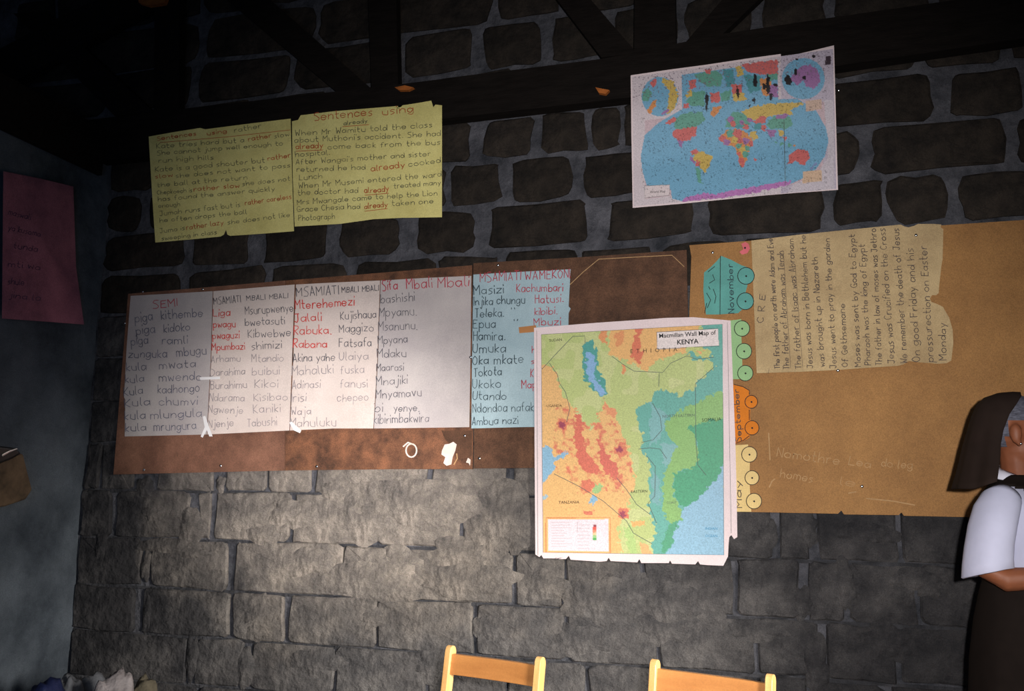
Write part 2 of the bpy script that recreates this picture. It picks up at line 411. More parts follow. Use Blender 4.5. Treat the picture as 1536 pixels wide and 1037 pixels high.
# corrugated roof, pitched up towards the right
bm = bmesh.new(); n = 160; prev = None
for i in range(n+1):
    x = XC-1.8+(XR-XC+1.8)*i/n; z = ZT+0.012*math.sin(i*1.3)
    a = bm.verts.new((x, YN, z)); b = bm.verts.new((x, 0.25, z)); c = bm.verts.new((x, YN, z+0.02)); d = bm.verts.new((x, 0.25, z+0.02))
    if prev: bm.faces.new((prev[0], a, b, prev[1])); bm.faces.new((prev[2], prev[3], d, c))
    prev = (a, b, c, d)
struct('ceiling', bm, m_roof)

tag(bm_obj('wall_plate', bm_wallplate, m_timber), 'black timber plate running along the top of the left wall', 'beam')
# --- stones, course by course. bed lines read at photo x = 770
BEDS = [-115, -40, 33, 103, 172, 240, 307, 376, 447, 519, 592, 665, 745, 826, 908, 987, 1067, 1150]
zb = [P(770, y).z for y in BEDS]
# gaps between stones as photo x (left edge, right edge) read at the course's middle
GAPS = {1: [(300, 312), (470, 480), (735, 750), (840, 848), (960, 972), (1100, 1115), (1240, 1255), (1390, 1402)],
        2: [(160, 172), (285, 300), (432, 446), (590, 612), (709, 729), (815, 829), (905, 920), (1015, 1030), (1130, 1145), (1235, 1252), (1390, 1404)],
        3: [(150, 165), (255, 268), (370, 384), (500, 512), (650, 662), (768, 780), (870, 884), (985, 998), (1100, 1115), (1230, 1245), (1372, 1388), (1500, 1515)],
        4: [(235, 250), (330, 344), (448, 460), (560, 574), (706, 727), (797, 814), (882, 890), (930, 938), (1050, 1062), (1160, 1175), (1232, 1246), (1400, 1426), (1530, 1545)],
        5: [(160, 166), (212, 226), (320, 334), (440, 455), (560, 574), (668, 678), (753, 767), (856, 875), (975, 990), (1090, 1105), (1190, 1204), (1288, 1308), (1508, 1526)],
        6: [(162, 168), (276, 293), (372, 398), (490, 511), (600, 626), (713, 737), (881, 912), (1036, 1060), (1232, 1248), (1320, 1334), (1424, 1440), (1560, 1575)],
        7: [(158, 166), (270, 284), (395, 410), (520, 532)],
        11: [(150, 156), (202, 240), (323, 344), (401, 406), (470, 476), (640, 650), (760, 770), (920, 930), (1050, 1060), (1190, 1200), (1330, 1340), (1450, 1460)],
        12: [(170, 176), (285, 300), (318, 324), (435, 441), (560, 566), (690, 695), (860, 866), (1000, 1006), (1160, 1172), (1210, 1228), (1345, 1352), (1455, 1462)],
        13: [(215, 230), (345, 352), (512, 517), (612, 616), (770, 775), (845, 850), (960, 968), (1098, 1108), (1200, 1212), (1262, 1275), (1372, 1380), (1480, 1490)],
        14: [(205, 216), (345, 352), (430, 435), (565, 569), (712, 717), (850, 855), (985, 990), (1130, 1136), (1228, 1240), (1345, 1352), (1470, 1478)],
        15: [(280, 295), (365, 376), (500, 505), (640, 645), (760, 765), (880, 886), (1010, 1016), (1135, 1142), (1210, 1228), (1330, 1338), (1450, 1458)]}
BOARDS = [[(205, 462), (700, 412), (700, 690), (190, 700)], [(705, 410), (1025, 395), (1025, 690), (705, 690)], [(1050, 385), (1640, 345), (1640, 765), (1050, 755)]]
def inside(poly, x, y):
    c = False; n = len(poly)
    for i in range(n):
        x1, y1 = poly[i]; x2, y2 = poly[(i+1) % n]
        if (y1 > y) != (y2 > y) and x < (x2-x1)*(y-y1)/(y2-y1)+x1: c = not c
    return c
def to_px(p):
    d = Vector(p)-CAM; k = d.dot(fw)
    return 768+F*d.dot(rt)/k, 518.5-F*d.dot(up)/k
def stone(x0, x1, z0, z1, kind, gap):
    rr = random
    w, h = x1-x0, z1-z0
    rad = min(w, h)*(rr.uniform(0.10, 0.3) if kind == 0 else rr.uniform(0.05, 0.14))
    cs = [(x1-rad, z1-rad, 0), (x0+rad, z1-rad, 90), (x0+rad, z0+rad, 180), (x1-rad, z0+rad, 270)]
    pts = []
    for ci, (cx, cz, a0) in enumerate(cs):
        for k in range(3):
            a = R(a0+k*45); pts.append([cx+rad*math.cos(a), cz+rad*math.sin(a)])
        nx, nz, na = cs[(ci+1) % 4]
        a = R(a0+90)
        pts.append([(cx+nx)/2+rad*math.cos(a), (cz+nz)/2+rad*math.sin(a)])
    j = 0.010 if kind == 0 else 0.007
    sx, sz = rr.uniform(-.5, .5)*j*3.0, rr.uniform(-.5, .5)*j*2
    for i, p in enumerate(pts):
        p[0] += rr.uniform(-j, j)+sx*(p[1]-z0)/h; p[1] += rr.uniform(-j, j)*0.8+sz*(p[0]-x0)/w
    fr = 0.011+rr.uniform(0, 0.006) if kind == 0 else 0.016+rr.uniform(-0.005, 0.004)
    cx, cz = (x0+x1)/2, (z0+z1)/2
    n = len(pts); v = []
    for p in pts: v.append((p[0], 0.01, p[1]))
    for p in pts: v.append((p[0], -fr*0.55, p[1]))
    bv = 0.011 if kind == 0 else 0.008
    for p in pts:
        dx, dz = cx-p[0], cz-p[1]; l = math.hypot(dx, dz)
        v.append((p[0]+dx/l*bv, -fr+rr.uniform(-.002, .002), p[1]+dz/l*bv))
    v.append((cx+rr.uniform(-.02, .02), -fr-rr.uniform(.001, .004), cz+rr.uniform(-.02, .02)))
    f = []
    for i in range(n):
        k = (i+1) % n
        f += [[i, k, n+k, n+i], [n+i, n+k, 2*n+k, 2*n+i], [2*n+i, 2*n+k, 3*n]]
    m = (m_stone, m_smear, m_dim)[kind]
    v = [(a, b, c) for a, b, c in v]
    o = mesh_obj('stone', v, [q[::-1] for q in f], m, wall_back)
    return o
nst = 0
for ci in range(len(BEDS)-1):
    zt, zo = zb[ci], zb[ci+1]; ym = (BEDS[ci]+BEDS[ci+1])/2
    xL, xRt = (XC+0.012 if zb[ci+1] < ZL+0.1 else XC-0.7), XR-0.06
    up_part = ci <= 7
    gm = []                               # gaps in world x, at the course's own height
    if ci in GAPS:
        for a, b in GAPS[ci]:
            sl = (ym-663)/4770.0
            y = ym+sl*((a+b)/2-770)
            gm.append((P(a, y).x, P(b, y).x))
    else:
        x = xL+random.uniform(.2, .34)
        while x < xRt: gm.append((x, x+(0.03 if up_part else 0.008))); x += random.uniform(.26, .42)
    gm = [g for g in gm if g[0] > xL+0.05]
    last = gm[-1][1] if gm else xL
    edges = [xL]+[e for g in gm for e in g]
    x = last
    while x < xRt:
        x += random.uniform(.28, .4); edges += [x, x+(0.03 if up_part else 0.01)]
    edges.append(edges[-1]+0.3)
    vg = 0.030 if up_part else 0.006
    for k in range(0, len(edges)-1, 2):
        a, b = edges[k], edges[k+1]
        if b-a < 0.04: continue
        mx, mz = (a+b)/2, (zt+zo)/2
        qx, qy = to_px((mx, 0, mz))
        cor = [to_px((xx, 0, zz)) for xx in (a, mx, b) for zz in (zo, zt)]
        if any(all(inside(bp, *c) for c in cor) for bp in BOARDS): continue
        if qy < -75 or qy > 1120 or qx > 2300: continue
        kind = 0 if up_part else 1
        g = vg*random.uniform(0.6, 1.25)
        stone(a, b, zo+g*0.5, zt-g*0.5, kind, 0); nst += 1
print('stones', nst)
def smear(px, py, rx, rz, m, off=0.019):
    c = P(px, py); n = 30; v = []; k = F/3.8; sd_ = random.uniform(0, 50)
    for i in range(n):
        a = 2*PI*i/n; q = 1+0.5*noise.noise(Vector((math.cos(a)*1.6+sd_, math.sin(a)*1.6, sd_)))+0.12*noise.noise(Vector((math.cos(a)*7+sd_, math.sin(a)*7, 0)))
        v.append((c.x+rx/k*q*math.cos(a), -off+0.006, c.z+rz/k*q*math.sin(a)))
    for i in range(n): v.append((c.x+(v[i][0]-c.x)*.8, -off-random.uniform(-.001, .001), c.z+(v[i][2]-c.z)*.8))
    v.append((c.x, -off-0.002, c.z))
    f = []
    for i in range(n): j = (i+1) % n; f += [[i, n+i, n+j, j], [n+i, 2*n, n+j]]
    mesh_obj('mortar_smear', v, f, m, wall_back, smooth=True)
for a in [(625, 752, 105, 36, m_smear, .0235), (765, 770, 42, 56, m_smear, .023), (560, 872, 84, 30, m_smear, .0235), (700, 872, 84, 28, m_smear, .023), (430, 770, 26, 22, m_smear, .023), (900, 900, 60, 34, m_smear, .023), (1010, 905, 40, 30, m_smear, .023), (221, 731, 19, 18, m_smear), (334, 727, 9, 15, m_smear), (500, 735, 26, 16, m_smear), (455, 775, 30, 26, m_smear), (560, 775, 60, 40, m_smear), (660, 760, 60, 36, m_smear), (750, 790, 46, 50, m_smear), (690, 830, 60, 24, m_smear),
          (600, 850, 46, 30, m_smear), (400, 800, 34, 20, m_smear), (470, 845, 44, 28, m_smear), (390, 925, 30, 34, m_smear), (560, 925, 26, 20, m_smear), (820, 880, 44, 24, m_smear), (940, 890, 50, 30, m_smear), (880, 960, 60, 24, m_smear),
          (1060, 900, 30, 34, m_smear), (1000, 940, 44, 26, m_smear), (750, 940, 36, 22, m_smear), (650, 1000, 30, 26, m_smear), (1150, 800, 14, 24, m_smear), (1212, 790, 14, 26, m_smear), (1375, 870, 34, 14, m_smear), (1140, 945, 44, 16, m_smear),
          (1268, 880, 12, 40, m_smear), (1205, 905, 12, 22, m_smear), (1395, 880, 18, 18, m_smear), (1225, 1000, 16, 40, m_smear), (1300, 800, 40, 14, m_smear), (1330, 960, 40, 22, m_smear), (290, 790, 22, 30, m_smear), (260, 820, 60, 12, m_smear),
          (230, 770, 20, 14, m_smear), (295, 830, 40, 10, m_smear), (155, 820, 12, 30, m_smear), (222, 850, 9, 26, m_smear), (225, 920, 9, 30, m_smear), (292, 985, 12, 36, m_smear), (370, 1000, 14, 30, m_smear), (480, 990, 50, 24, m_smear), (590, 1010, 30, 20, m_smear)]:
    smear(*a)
# bed joints under the charts: recessed strips, shadow lines between lower courses painted darker
for ci in range(11, len(BEDS)-1):
    z = zb[ci]
    v, f = [], []
    for i in range(81):
        x = XC+0.02+(2.6-XC)*i/80
        hh = 0.006+0.008*max(0, noise.noise(Vector((x*3, z*5, 1))))
        v += [(x, -0.0115, z-hh-0.004), (x, -0.0115, z+hh*0.4)]
        if i: k = 2*i; f.append([k-2, k, k+1, k-1])
    o = mesh_obj('bed_joint', v, f, m_joint, wall_back)

# ------------------------------------------------------------------ roof truss against the wall
truss = empty('roof_truss', P(700, 150, 0.07))
tag(truss, 'black timber roof truss, tie beam with posts and slanting braces against the stone gable', 'roof truss')
def member(name, poly, o0, o1, m=m_timber): return slab(name, poly, o0, o1, m, truss)
member('tie_beam', [(-60, 262), (230, 233), (660, 179), (945, 146), (1262, 98), (1600, 48), (2050, -20), (2050, -98), (1600, -24), (1256, 25), (1089, 50), (905, 88), (595, 127), (250, 166), (-60, 203)], 0.035, 0.105)
for q in [[(232, -60), (270, -60), (268, 165), (231, 169)], [(550, -60), (593, -60), (597, 128), (557, 132)], [(952, -60), (1012, -60), (1014, 66), (951, 82)]]:
    member('post', q, 0.045, 0.095)
for q in [[(20, 20), (70, 20), (230, 168), (172, 174)], [(270, -60), (338, -60), (556, 132), (506, 139)], [(790, -60), (835, -60), (955, 79), (902, 86)], [(1135, -60), (1200, -60), (1083, 52), (1030, 62)]]:
    member('brace', q, 0.040, 0.085)
member('rafter', [(-60, 168), (121, 67), (215, 18), (370, -62), (280, -62), (100, 20), (-60, 105)], 0.045, 0.095)
for q in [[(207, -8), (250, -8), (246, 4), (236, 6), (222, 8), (208, 4)], [(592, 131), (607, 128), (620, 131), (612, 135), (598, 135)], [(893, 131), (903, 133), (914, 135), (908, 141), (898, 139)]]:
    tag(member('wood_cleat', q, 0.100, 0.125, m_cleat), 'raw orange wood cleat')

# ------------------------------------------------------------------ hardboard panels
def board(poly, m, label, off1=0.036):
    o = slab('hardboard_panel', poly, 0.026, off1, m)
    return tag(o, label, 'board')
S_B = Surf(0.036)
b1 = board([(192, 441), (300, 432), (428, 421), (427, 706), (300, 709), (170, 712)], m_board_l, 'reddish brown hardboard panel at the left end, behind the first two white charts')
b2 = board([(429, 421), (708, 398), (709, 704), (600, 704), (428, 706)], m_board_s, 'stained brown hardboard panel with a chalk ring and white paste blobs', 0.035)
b3 = board([(710, 395), (870, 386), (1030, 375), (1032, 480), (1034, 700), (711, 703)], m_board_m, 'dark brown hardboard panel with chalk line, behind the blue chart', 0.037)
b4 = board([(1034, 368), (1130, 361), (1290, 347), (1415, 338), (1660, 322), (1660, 783), (1450, 776), (1356, 774), (1352, 769), (1348, 773), (1266, 772), (1262, 766), (1257, 771), (1107, 768), (1050, 766), (1033, 500), (1037, 385)], m_board_r, 'large ochre hardboard panel at the right, behind the nun', 0.036)
strokes('chalk_mark', [[(855, 427), (875, 408), (898, 389), (950, 386), (1008, 383), (1026, 400)]], 1.0, Surf(0.037), m_chalkf, b3)
strokes('chalk_mark', [disc(617, 676, 8, 10, 16)+[(625, 676)], [(605, 670), (612, 664), (620, 667)]], 2.2, Surf(0.035), m_chalk, b2)
sheet('paste_blob', [(663, 676), (667, 667), (674, 666), (680, 663), (685, 667), (683, 676), (679, 686), (677, 697), (670, 699), (665, 695), (668, 686), (662, 682)], Surf(0.035), m_chalk, b2, 8, 0.0025)
sheet('paste_blob', [(702, 687), (706, 690), (705, 699), (703, 695), (699, 694)], Surf(0.035), m_chalk, b2, 8, 0.0025)
strokes('chalk_mark', [[(681, 697), (686, 688), (685, 681)]], 1.5, Surf(0.035), m_chalkf, b2)
sheet('old_paint_stain', [(662, 646), (708, 646), (708, 684), (690, 690), (686, 676), (668, 660)], Surf(0.035), m_board_m, b2, 20, 0.0006)
write([('Nomothre', 1165, 685, 1258, 698, 14), ('Lea', 1273, 697, 1305, 702, 13), ('do leg', 1322, 700, 1368, 704, 12),
       ('homes', 1170, 716, 1218, 724, 13), ('le', 1260, 727, 1282, 731, 12)], S_B, m_chalkf, b4, 'rubbed_chalk_writing', 1.3, 0.001)
strokes('rubbed_chalk_mark', [[(1154, 731), (1158, 722), (1162, 719)], [(1273, 740), (1284, 738)], [(1300, 748), (1340, 752), (1372, 758)], [(1153, 650), (1155, 690)]], 1.8, S_B, m_chalkf, b4, 0.001)

# ------------------------------------------------------------------ yellow papers on the beam
def label_sheet(o, lab, cat='chart', group=None): return tag(o, lab, cat, group)
SY1 = Surf(0.028, 0.003, 0.4, top=0.108, ytop=190, ybot=300)
y1 = label_sheet(sheet('yellow_paper', [(223, 205), (262, 198), (300, 192), (308, 194), (370, 186), (436, 178), (438, 260), (441, 347), (390, 351), (345, 354), (341, 352), (339, 345), (336, 352), (331, 355), (290, 359), (233, 364), (228, 290)], SY1, m_yellow),
    'left yellow handwritten paper, notched at its lower edge, nailed to the black beam')
write([('Kate tries hard but a', 235, 223, 366, 213, 7), ('slow', 412, 207, 434, 204, 6.5), ('She cannot jump well enough to', 236, 233, 424, 218, 6.5),
  ('run high hills', 238, 244, 320, 239, 6.5), ('Kate is a good shouter but', 233, 258, 397, 244, 7.5), ('she does not want to pass', 264, 267, 435, 251, 6.5),
  ('the ball at the return', 236, 281, 371, 269, 6.5), ('Chepkoech is', 236, 292, 288, 288, 6), ('she does not', 364, 279, 435, 271, 6.5),
  ('has found the answer quickly', 237, 302, 412, 286, 6.5), ('enough', 238, 312, 270, 309, 6), ('Jumah runs fast but is', 240, 324, 360, 310, 7),
  ('he often drops the ball', 240, 334, 370, 321, 6.5), ('Juma is', 240, 350, 277, 345, 6.5), ('she does not like', 342, 337, 435, 325, 7),
  ('sweeping in class', 243, 361, 325, 351, 6), ('rather', 352, 199, 392, 192, 7)], SY1, m_oliv, y1, 'handwriting', 0.9)
write([('Sentences', 236, 211, 294, 203, 6), ('using', 311, 203, 340, 199, 6), ('rather', 373, 212, 407, 206, 6.5), ('rather', 402, 241, 436, 236, 6.5), ('slow', 233, 268, 259, 265, 6),
  ('rather slow', 291, 287, 359, 281, 6.5), ('rather careless', 368, 308, 437, 298, 7), ('rather lazy', 280, 345, 335, 337, 7)], SY1, m_redy, y1, 'red_handwriting', 1.1)
strokes('red_underline', [[(240, 214), (345, 205), (435, 195)]], 0.8, SY1, m_redy, y1)
SY2 = Surf(0.028, 0.003, 2.0, top=0.108, ytop=165, ybot=290)
y2 = label_sheet(sheet('yellow_paper', [(438, 182), (447, 180), (451, 173), (500, 167), (560, 162), (597, 159), (594, 165), (597, 165), (604, 158), (630, 154), (647, 151), (650, 161), (653, 157), (663, 158), (663, 240), (663, 326), (600, 327), (560, 329), (510, 336), (442, 340), (439, 260)], SY2, m_yellow),
    'right yellow handwritten paper, torn slits in its top edge, nailed to the black beam')
write([('When Mr Wamitu told the class', 443, 204, 648, 191, 8), ("about Muthoni's accident. She had", 442, 214, 661, 204, 8), ('come back from the bus', 492, 224, 660, 217, 7.5),
  ('hospital.', 443, 235, 495, 232, 7.5), ("After Wangoi's mother and sister", 444, 247, 646, 234, 7.5), ('returned he had', 445, 258, 548, 254, 7.5), ('cooked', 613, 250, 661, 244, 8),
  ('Lunch', 449, 270, 483, 268, 8), ('When Mr Musemi entered the ward', 448, 283, 662, 265, 8), ('the doctor had', 447, 293, 537, 289, 8), ('treated many', 591, 283, 661, 277, 7.5),
  ('Mrs Mwangale came to help the Lion', 446, 307, 656, 293, 7.5), ('Grace Chesia had', 446, 318, 540, 313, 8), ('taken one', 588, 309, 650, 305, 8), ('Photograph', 448, 331, 502, 328, 8),
  ('already', 516, 188, 551, 184, 6)], SY2, m_oliv, y2, 'handwriting', 1.0)
write([('Sentences', 472, 181, 558, 173, 12), ('using', 574, 173, 620, 168, 11), ('already', 444, 224, 484, 222, 8), ('already', 557, 257, 607, 251, 9), ('already', 547, 290, 583, 287, 8), ('already', 547, 314, 581, 310, 8)],
  SY2, m_redy, y2, 'red_handwriting', 1.3)
strokes('red_underline', [[(514, 190), (553, 187)], [(444, 227), (484, 225)], [(547, 293), (583, 290)], [(547, 317), (581, 313)]], 0.9, SY2, m_redy, y2)

# ------------------------------------------------------------------ vocabulary charts on the hardboard
SW = [Surf(0.038, 0.0015, i*1.1) for i in range(5)]
c1 = label_sheet(sheet('paper_chart', [(196, 444), (250, 441), (319, 437), (316, 540), (310, 652), (187, 655), (188, 600), (186, 596), (190, 520)], SW[0], m_grey), 'greyish handwritten chart headed SEMI in red, leftmost of the row on the hardboard')
write([('piga', 203, 484, 229, 481, 14), ('kithembe', 242, 479, 304, 475, 13), ('piga', 205, 502, 232, 499, 13), ('kidoko', 246, 499, 285, 496, 13), ('piga', 197, 518, 222, 516, 13), ('ramli', 243, 517, 281, 515, 12),
  ('zunguka', 193, 537, 250, 536, 12), ('mbugu', 265, 535, 309, 531, 13)], SW[0], m_ink2, c1, 'handwriting', 1.3)
write([('kula', 190, 557, 219, 555, 12), ('mwata', 239, 554, 293, 551, 12), ('kula', 188, 575, 216, 573, 12), ('mwendo', 239, 573, 302, 570, 13), ('Kula', 186, 594, 214, 591, 12), ('kadhongo', 237, 590, 299, 588, 13),
  ('Kula', 187, 611, 225, 608, 12), ('chumvi', 239, 609, 296, 607, 12), ('kula', 187, 630, 218, 628, 13), ('mlungula', 226, 629, 302, 625, 13), ('kula', 188, 648, 219, 646, 12), ('mrungura', 231, 647, 294, 644, 13)], SW[0], m_ink2, c1, 'handwriting', 1.2)
write([('SEMI', 230, 463, 266, 459, 11)], SW[0], m_redp, c1, 'red_handwriting', 1.3)
c2 = label_sheet(sheet('paper_chart', [(320, 437), (380, 432), (442, 427), (438, 540), (434, 646), (311, 652), (317, 540)], SW[1], m_white), 'white handwritten chart with tape at its foot, second from the left on the hardboard')
write([('MSAMIATI', 321, 457, 361, 453, 10), ('MBALI MBALI', 370, 451, 432, 447, 7), ('Msurupwenye', 368, 472, 440, 467, 12), ('bwetasuti', 368, 489, 427, 486, 11), ('Kibwebwe', 372, 507, 436, 504, 12), ('shimizi', 378, 525, 422, 522, 11)], SW[1], m_ink, c2, 'handwriting', 1.1)
write([('Arhamu', 317, 544, 360, 542, 10), ('Mtandio', 378, 544, 425, 542, 11), ('Darahima', 316, 564, 367, 562, 11), ('buibui', 378, 563, 419, 561, 12), ('Burahimu', 316, 584, 370, 582, 11), ('Kikoi', 382, 582, 417, 581, 12), ('Ndarama', 314, 602, 366, 602, 11), ('Kisibao', 381, 602, 431, 600, 11),
  ('Ngwenje', 313, 619, 364, 621, 11), ('Kaniki', 380, 620, 420, 618, 12), ('Njenje', 313, 642, 350, 639, 11), ('Tabushi', 371, 640, 415, 638, 12)], SW[1], m_ink3, c2, 'pale_handwriting', 1.1)
write([('Liga', 320, 475, 345, 474, 11), ('pwagu', 320, 492, 353, 491, 10), ('pwaguzi', 319, 509, 359, 507, 10), ('Mpumbazi', 318, 526, 367, 524, 10)], SW[1], m_red, c2, 'red_handwriting', 1.3)
c3 = label_sheet(sheet('paper_chart', [(444, 427), (500, 424), (570, 421), (566, 540), (560, 643), (500, 643), (435, 646), (440, 540)], SW[2], m_white), 'white handwritten chart with four red words down its left side, third from the left')
write([('MSAMIATI', 445, 445, 508, 441, 13), ('MBALI MBALI', 513, 439, 568, 436, 8), ('Kujishaua', 511, 480, 564, 476, 12), ('Maggizo', 509, 499, 560, 497, 12), ('Fatsafa', 509, 521, 557, 519, 12), ('Akina yahe', 440, 543, 502, 541, 12)], SW[2], m_ink, c3, 'handwriting', 1.2)
write([('Ulaiya', 509, 541, 552, 539, 12), ('Mahaluki', 438, 563, 500, 560, 13), ('fuska', 511, 561, 546, 559, 12), ('Adinasi', 438, 583, 480, 582, 12), ('fanusi', 510, 582, 551, 581, 12), ('Irisi', 437, 603, 459, 602, 12),
  ('chepeo', 506, 603, 552, 601, 12), ('Waja', 437, 622, 466, 622, 11), ('Mahuluku', 435, 641, 504, 639, 13)], SW[2], m_ink3, c3, 'pale_handwriting', 1.2)
write([('Mterehemezi', 443, 464, 531, 458, 13), ('Jalali', 442, 484, 482, 481, 12), ('Rabuka.', 441, 502, 497, 501, 13), ('Rabana', 440, 522, 490, 521, 12)], SW[2], m_red, c3, 'red_handwriting', 1.5)
c4 = label_sheet(sheet('paper_chart', [(571, 421), (640, 417), (707, 414), (706, 520), (704, 641), (640, 642), (561, 643), (567, 540)], SW[3], m_grey), 'light grey handwritten chart headed in tall red letters, right half blank')
write([('bashishi', 571, 455, 622, 451, 13), ('Mpyamu.', 569, 475, 625, 473, 13), ('Msanunu.', 568, 496, 626, 494, 13), ('Mpyana', 567, 516, 611, 514, 12), ('Mdaku', 566, 537, 609, 535, 12), ('Maarasi', 565, 557, 605, 556, 11), ('Mnajiki', 565, 578, 611, 576, 12),
  ('Mnyamavu', 564, 598, 632, 594, 12), ('bi', 562, 618, 574, 617, 12), ('yenye.', 591, 618, 629, 617, 11), ('kibirimbakwira', 561, 636, 643, 633, 13)], SW[3], m_ink, c4, 'handwriting', 1.1)
write([('Sifa', 574, 436, 596, 434, 14), ('Mbali', 610, 434, 648, 431, 15), ('Mbali', 657, 432, 703, 429, 15)], SW[3], m_redp, c4, 'red_handwriting', 1.5)
c5 = label_sheet(sheet('paper_chart', [(710, 412), (780, 408), (856, 404), (854, 440), (853, 460), (856, 463), (853, 470), (851, 560), (850, 640), (780, 641), (707, 643), (708, 540)], SW[4], m_blue), 'pale blue handwritten chart partly hidden by the large coloured map', 'chart')
write([('Masizi', 711, 442, 755, 440, 13), ('Injika chungu', 711, 458, 787, 455, 12), ('Teleka.', 713, 476, 756, 475, 13), ('"', 767, 470, 772, 470, 8), ('"', 771, 487, 776, 487, 8), ('Epua', 710, 493, 743, 492, 13), ('Hamira.', 710, 511, 758, 510, 13),
  ('Umuka', 709, 530, 758, 528, 13), ('Oka mkate', 709, 547, 785, 545, 13), ('Tokota', 711, 565, 752, 563, 13)], SW[4], m_inkd, c5, 'handwriting', 1.3)
write([('Ukoko', 709, 583, 751, 582, 13), ('Utando', 709, 600, 759, 600, 13), ('Ndondoa nafaka', 709, 619, 808, 616, 13), ('Ambua nazi', 708, 638, 777, 636, 12)], SW[4], m_inkd, c5, 'handwriting', 1.1)
write([('MSAMIATI', 720, 423, 781, 420, 13), ('WA', 788, 420, 806, 419, 12), ('MEKONI', 810, 419, 855, 417, 13), ('Kachumbari', 775, 438, 844, 437, 12), ('Hatusi.', 803, 455, 845, 453, 12), ('kibibi.', 802, 473, 836, 471, 11), ('Mbuzi', 801, 489, 841, 487, 11),
  ('h', 798, 530, 802, 530, 10), ('s', 797, 546, 801, 546, 8), ('Kaa', 796, 566, 812, 566, 11), ('Map', 783, 583, 805, 582, 12)], SW[4], m_redp, c5, 'red_handwriting', 1.3)
tp = sheet('brown_tape', [(778, 491), (804, 488), (805, 498), (779, 500)], Surf(0.041), m_btape, None, 8, 0.0012)
tag(tp, 'short strip of brown tape at the left edge of the large coloured map', 'tape')

# ------------------------------------------------------------------ printed maps (colour attribute = the flat print)
def pip(poly, X, Y):
    c = np.zeros(X.shape, bool); n = len(poly)
    for i in range(n):
        x1, y1 = poly[i]; x2, y2 = poly[(i+1) % n]
        if y1 == y2: continue
        c ^= ((y1 > Y) != (y2 > Y)) & (X < (x2-x1)*(Y-y1)/(y2-y1)+x1)
    return c
def vnoise(X, Y, s, seed):
    rs = np.random.RandomState(seed); g = rs.rand(256, 256)
    x = X/s+500; y = Y/s+500; xi = np.floor(x).astype(int); yi = np.floor(y).astype(int); fx = x-xi; fy = y-yi
    fx = fx*fx*(3-2*fx); fy = fy*fy*(3-2*fy)
    q = lambda a, b: g[a % 256, b % 256]
    return (q(xi, yi)*(1-fx)+q(xi+1, yi)*fx)*(1-fy)+(q(xi, yi+1)*(1-fx)+q(xi+1, yi+1)*fx)*fy-0.5
def print_grid(name, corners, nx, ny, surf, painter, m, parent, d=0.0012):
    (ax, ay), (bx, by), (cx, cy), (dx, dy) = corners        # tl tr br bl
    U, V = np.meshgrid(np.linspace(0, 1, nx), np.linspace(0, 1, ny))
    X = (ax*(1-U)+bx*U)*(1-V)+(dx*(1-U)+cx*U)*V; Y = (ay*(1-U)+by*U)*(1-V)+(dy*(1-U)+cy*U)*V
    C = painter(X, Y)
    vs = [surf(float(x), float(y), d) for x, y in zip(X.ravel(), Y.ravel())]
    fs = [[j*nx+i, (j+1)*nx+i, (j+1)*nx+i+1, j*nx+i+1] for j in range(ny-1) for i in range(nx-1)]
    o = mesh_obj(name, vs, fs, m, parent, smooth=True)
    at = o.data.color_attributes.new('print', 'FLOAT_COLOR', 'POINT')
    L = np.where(C <= 0.04045*255, C/255/12.92, ((C/255+0.055)/1.055)**2.4)
    A = np.ones((nx*ny, 4)); A[:, :3] = L.reshape(-1, 3); at.data.foreach_set('color', A.ravel())
    return o
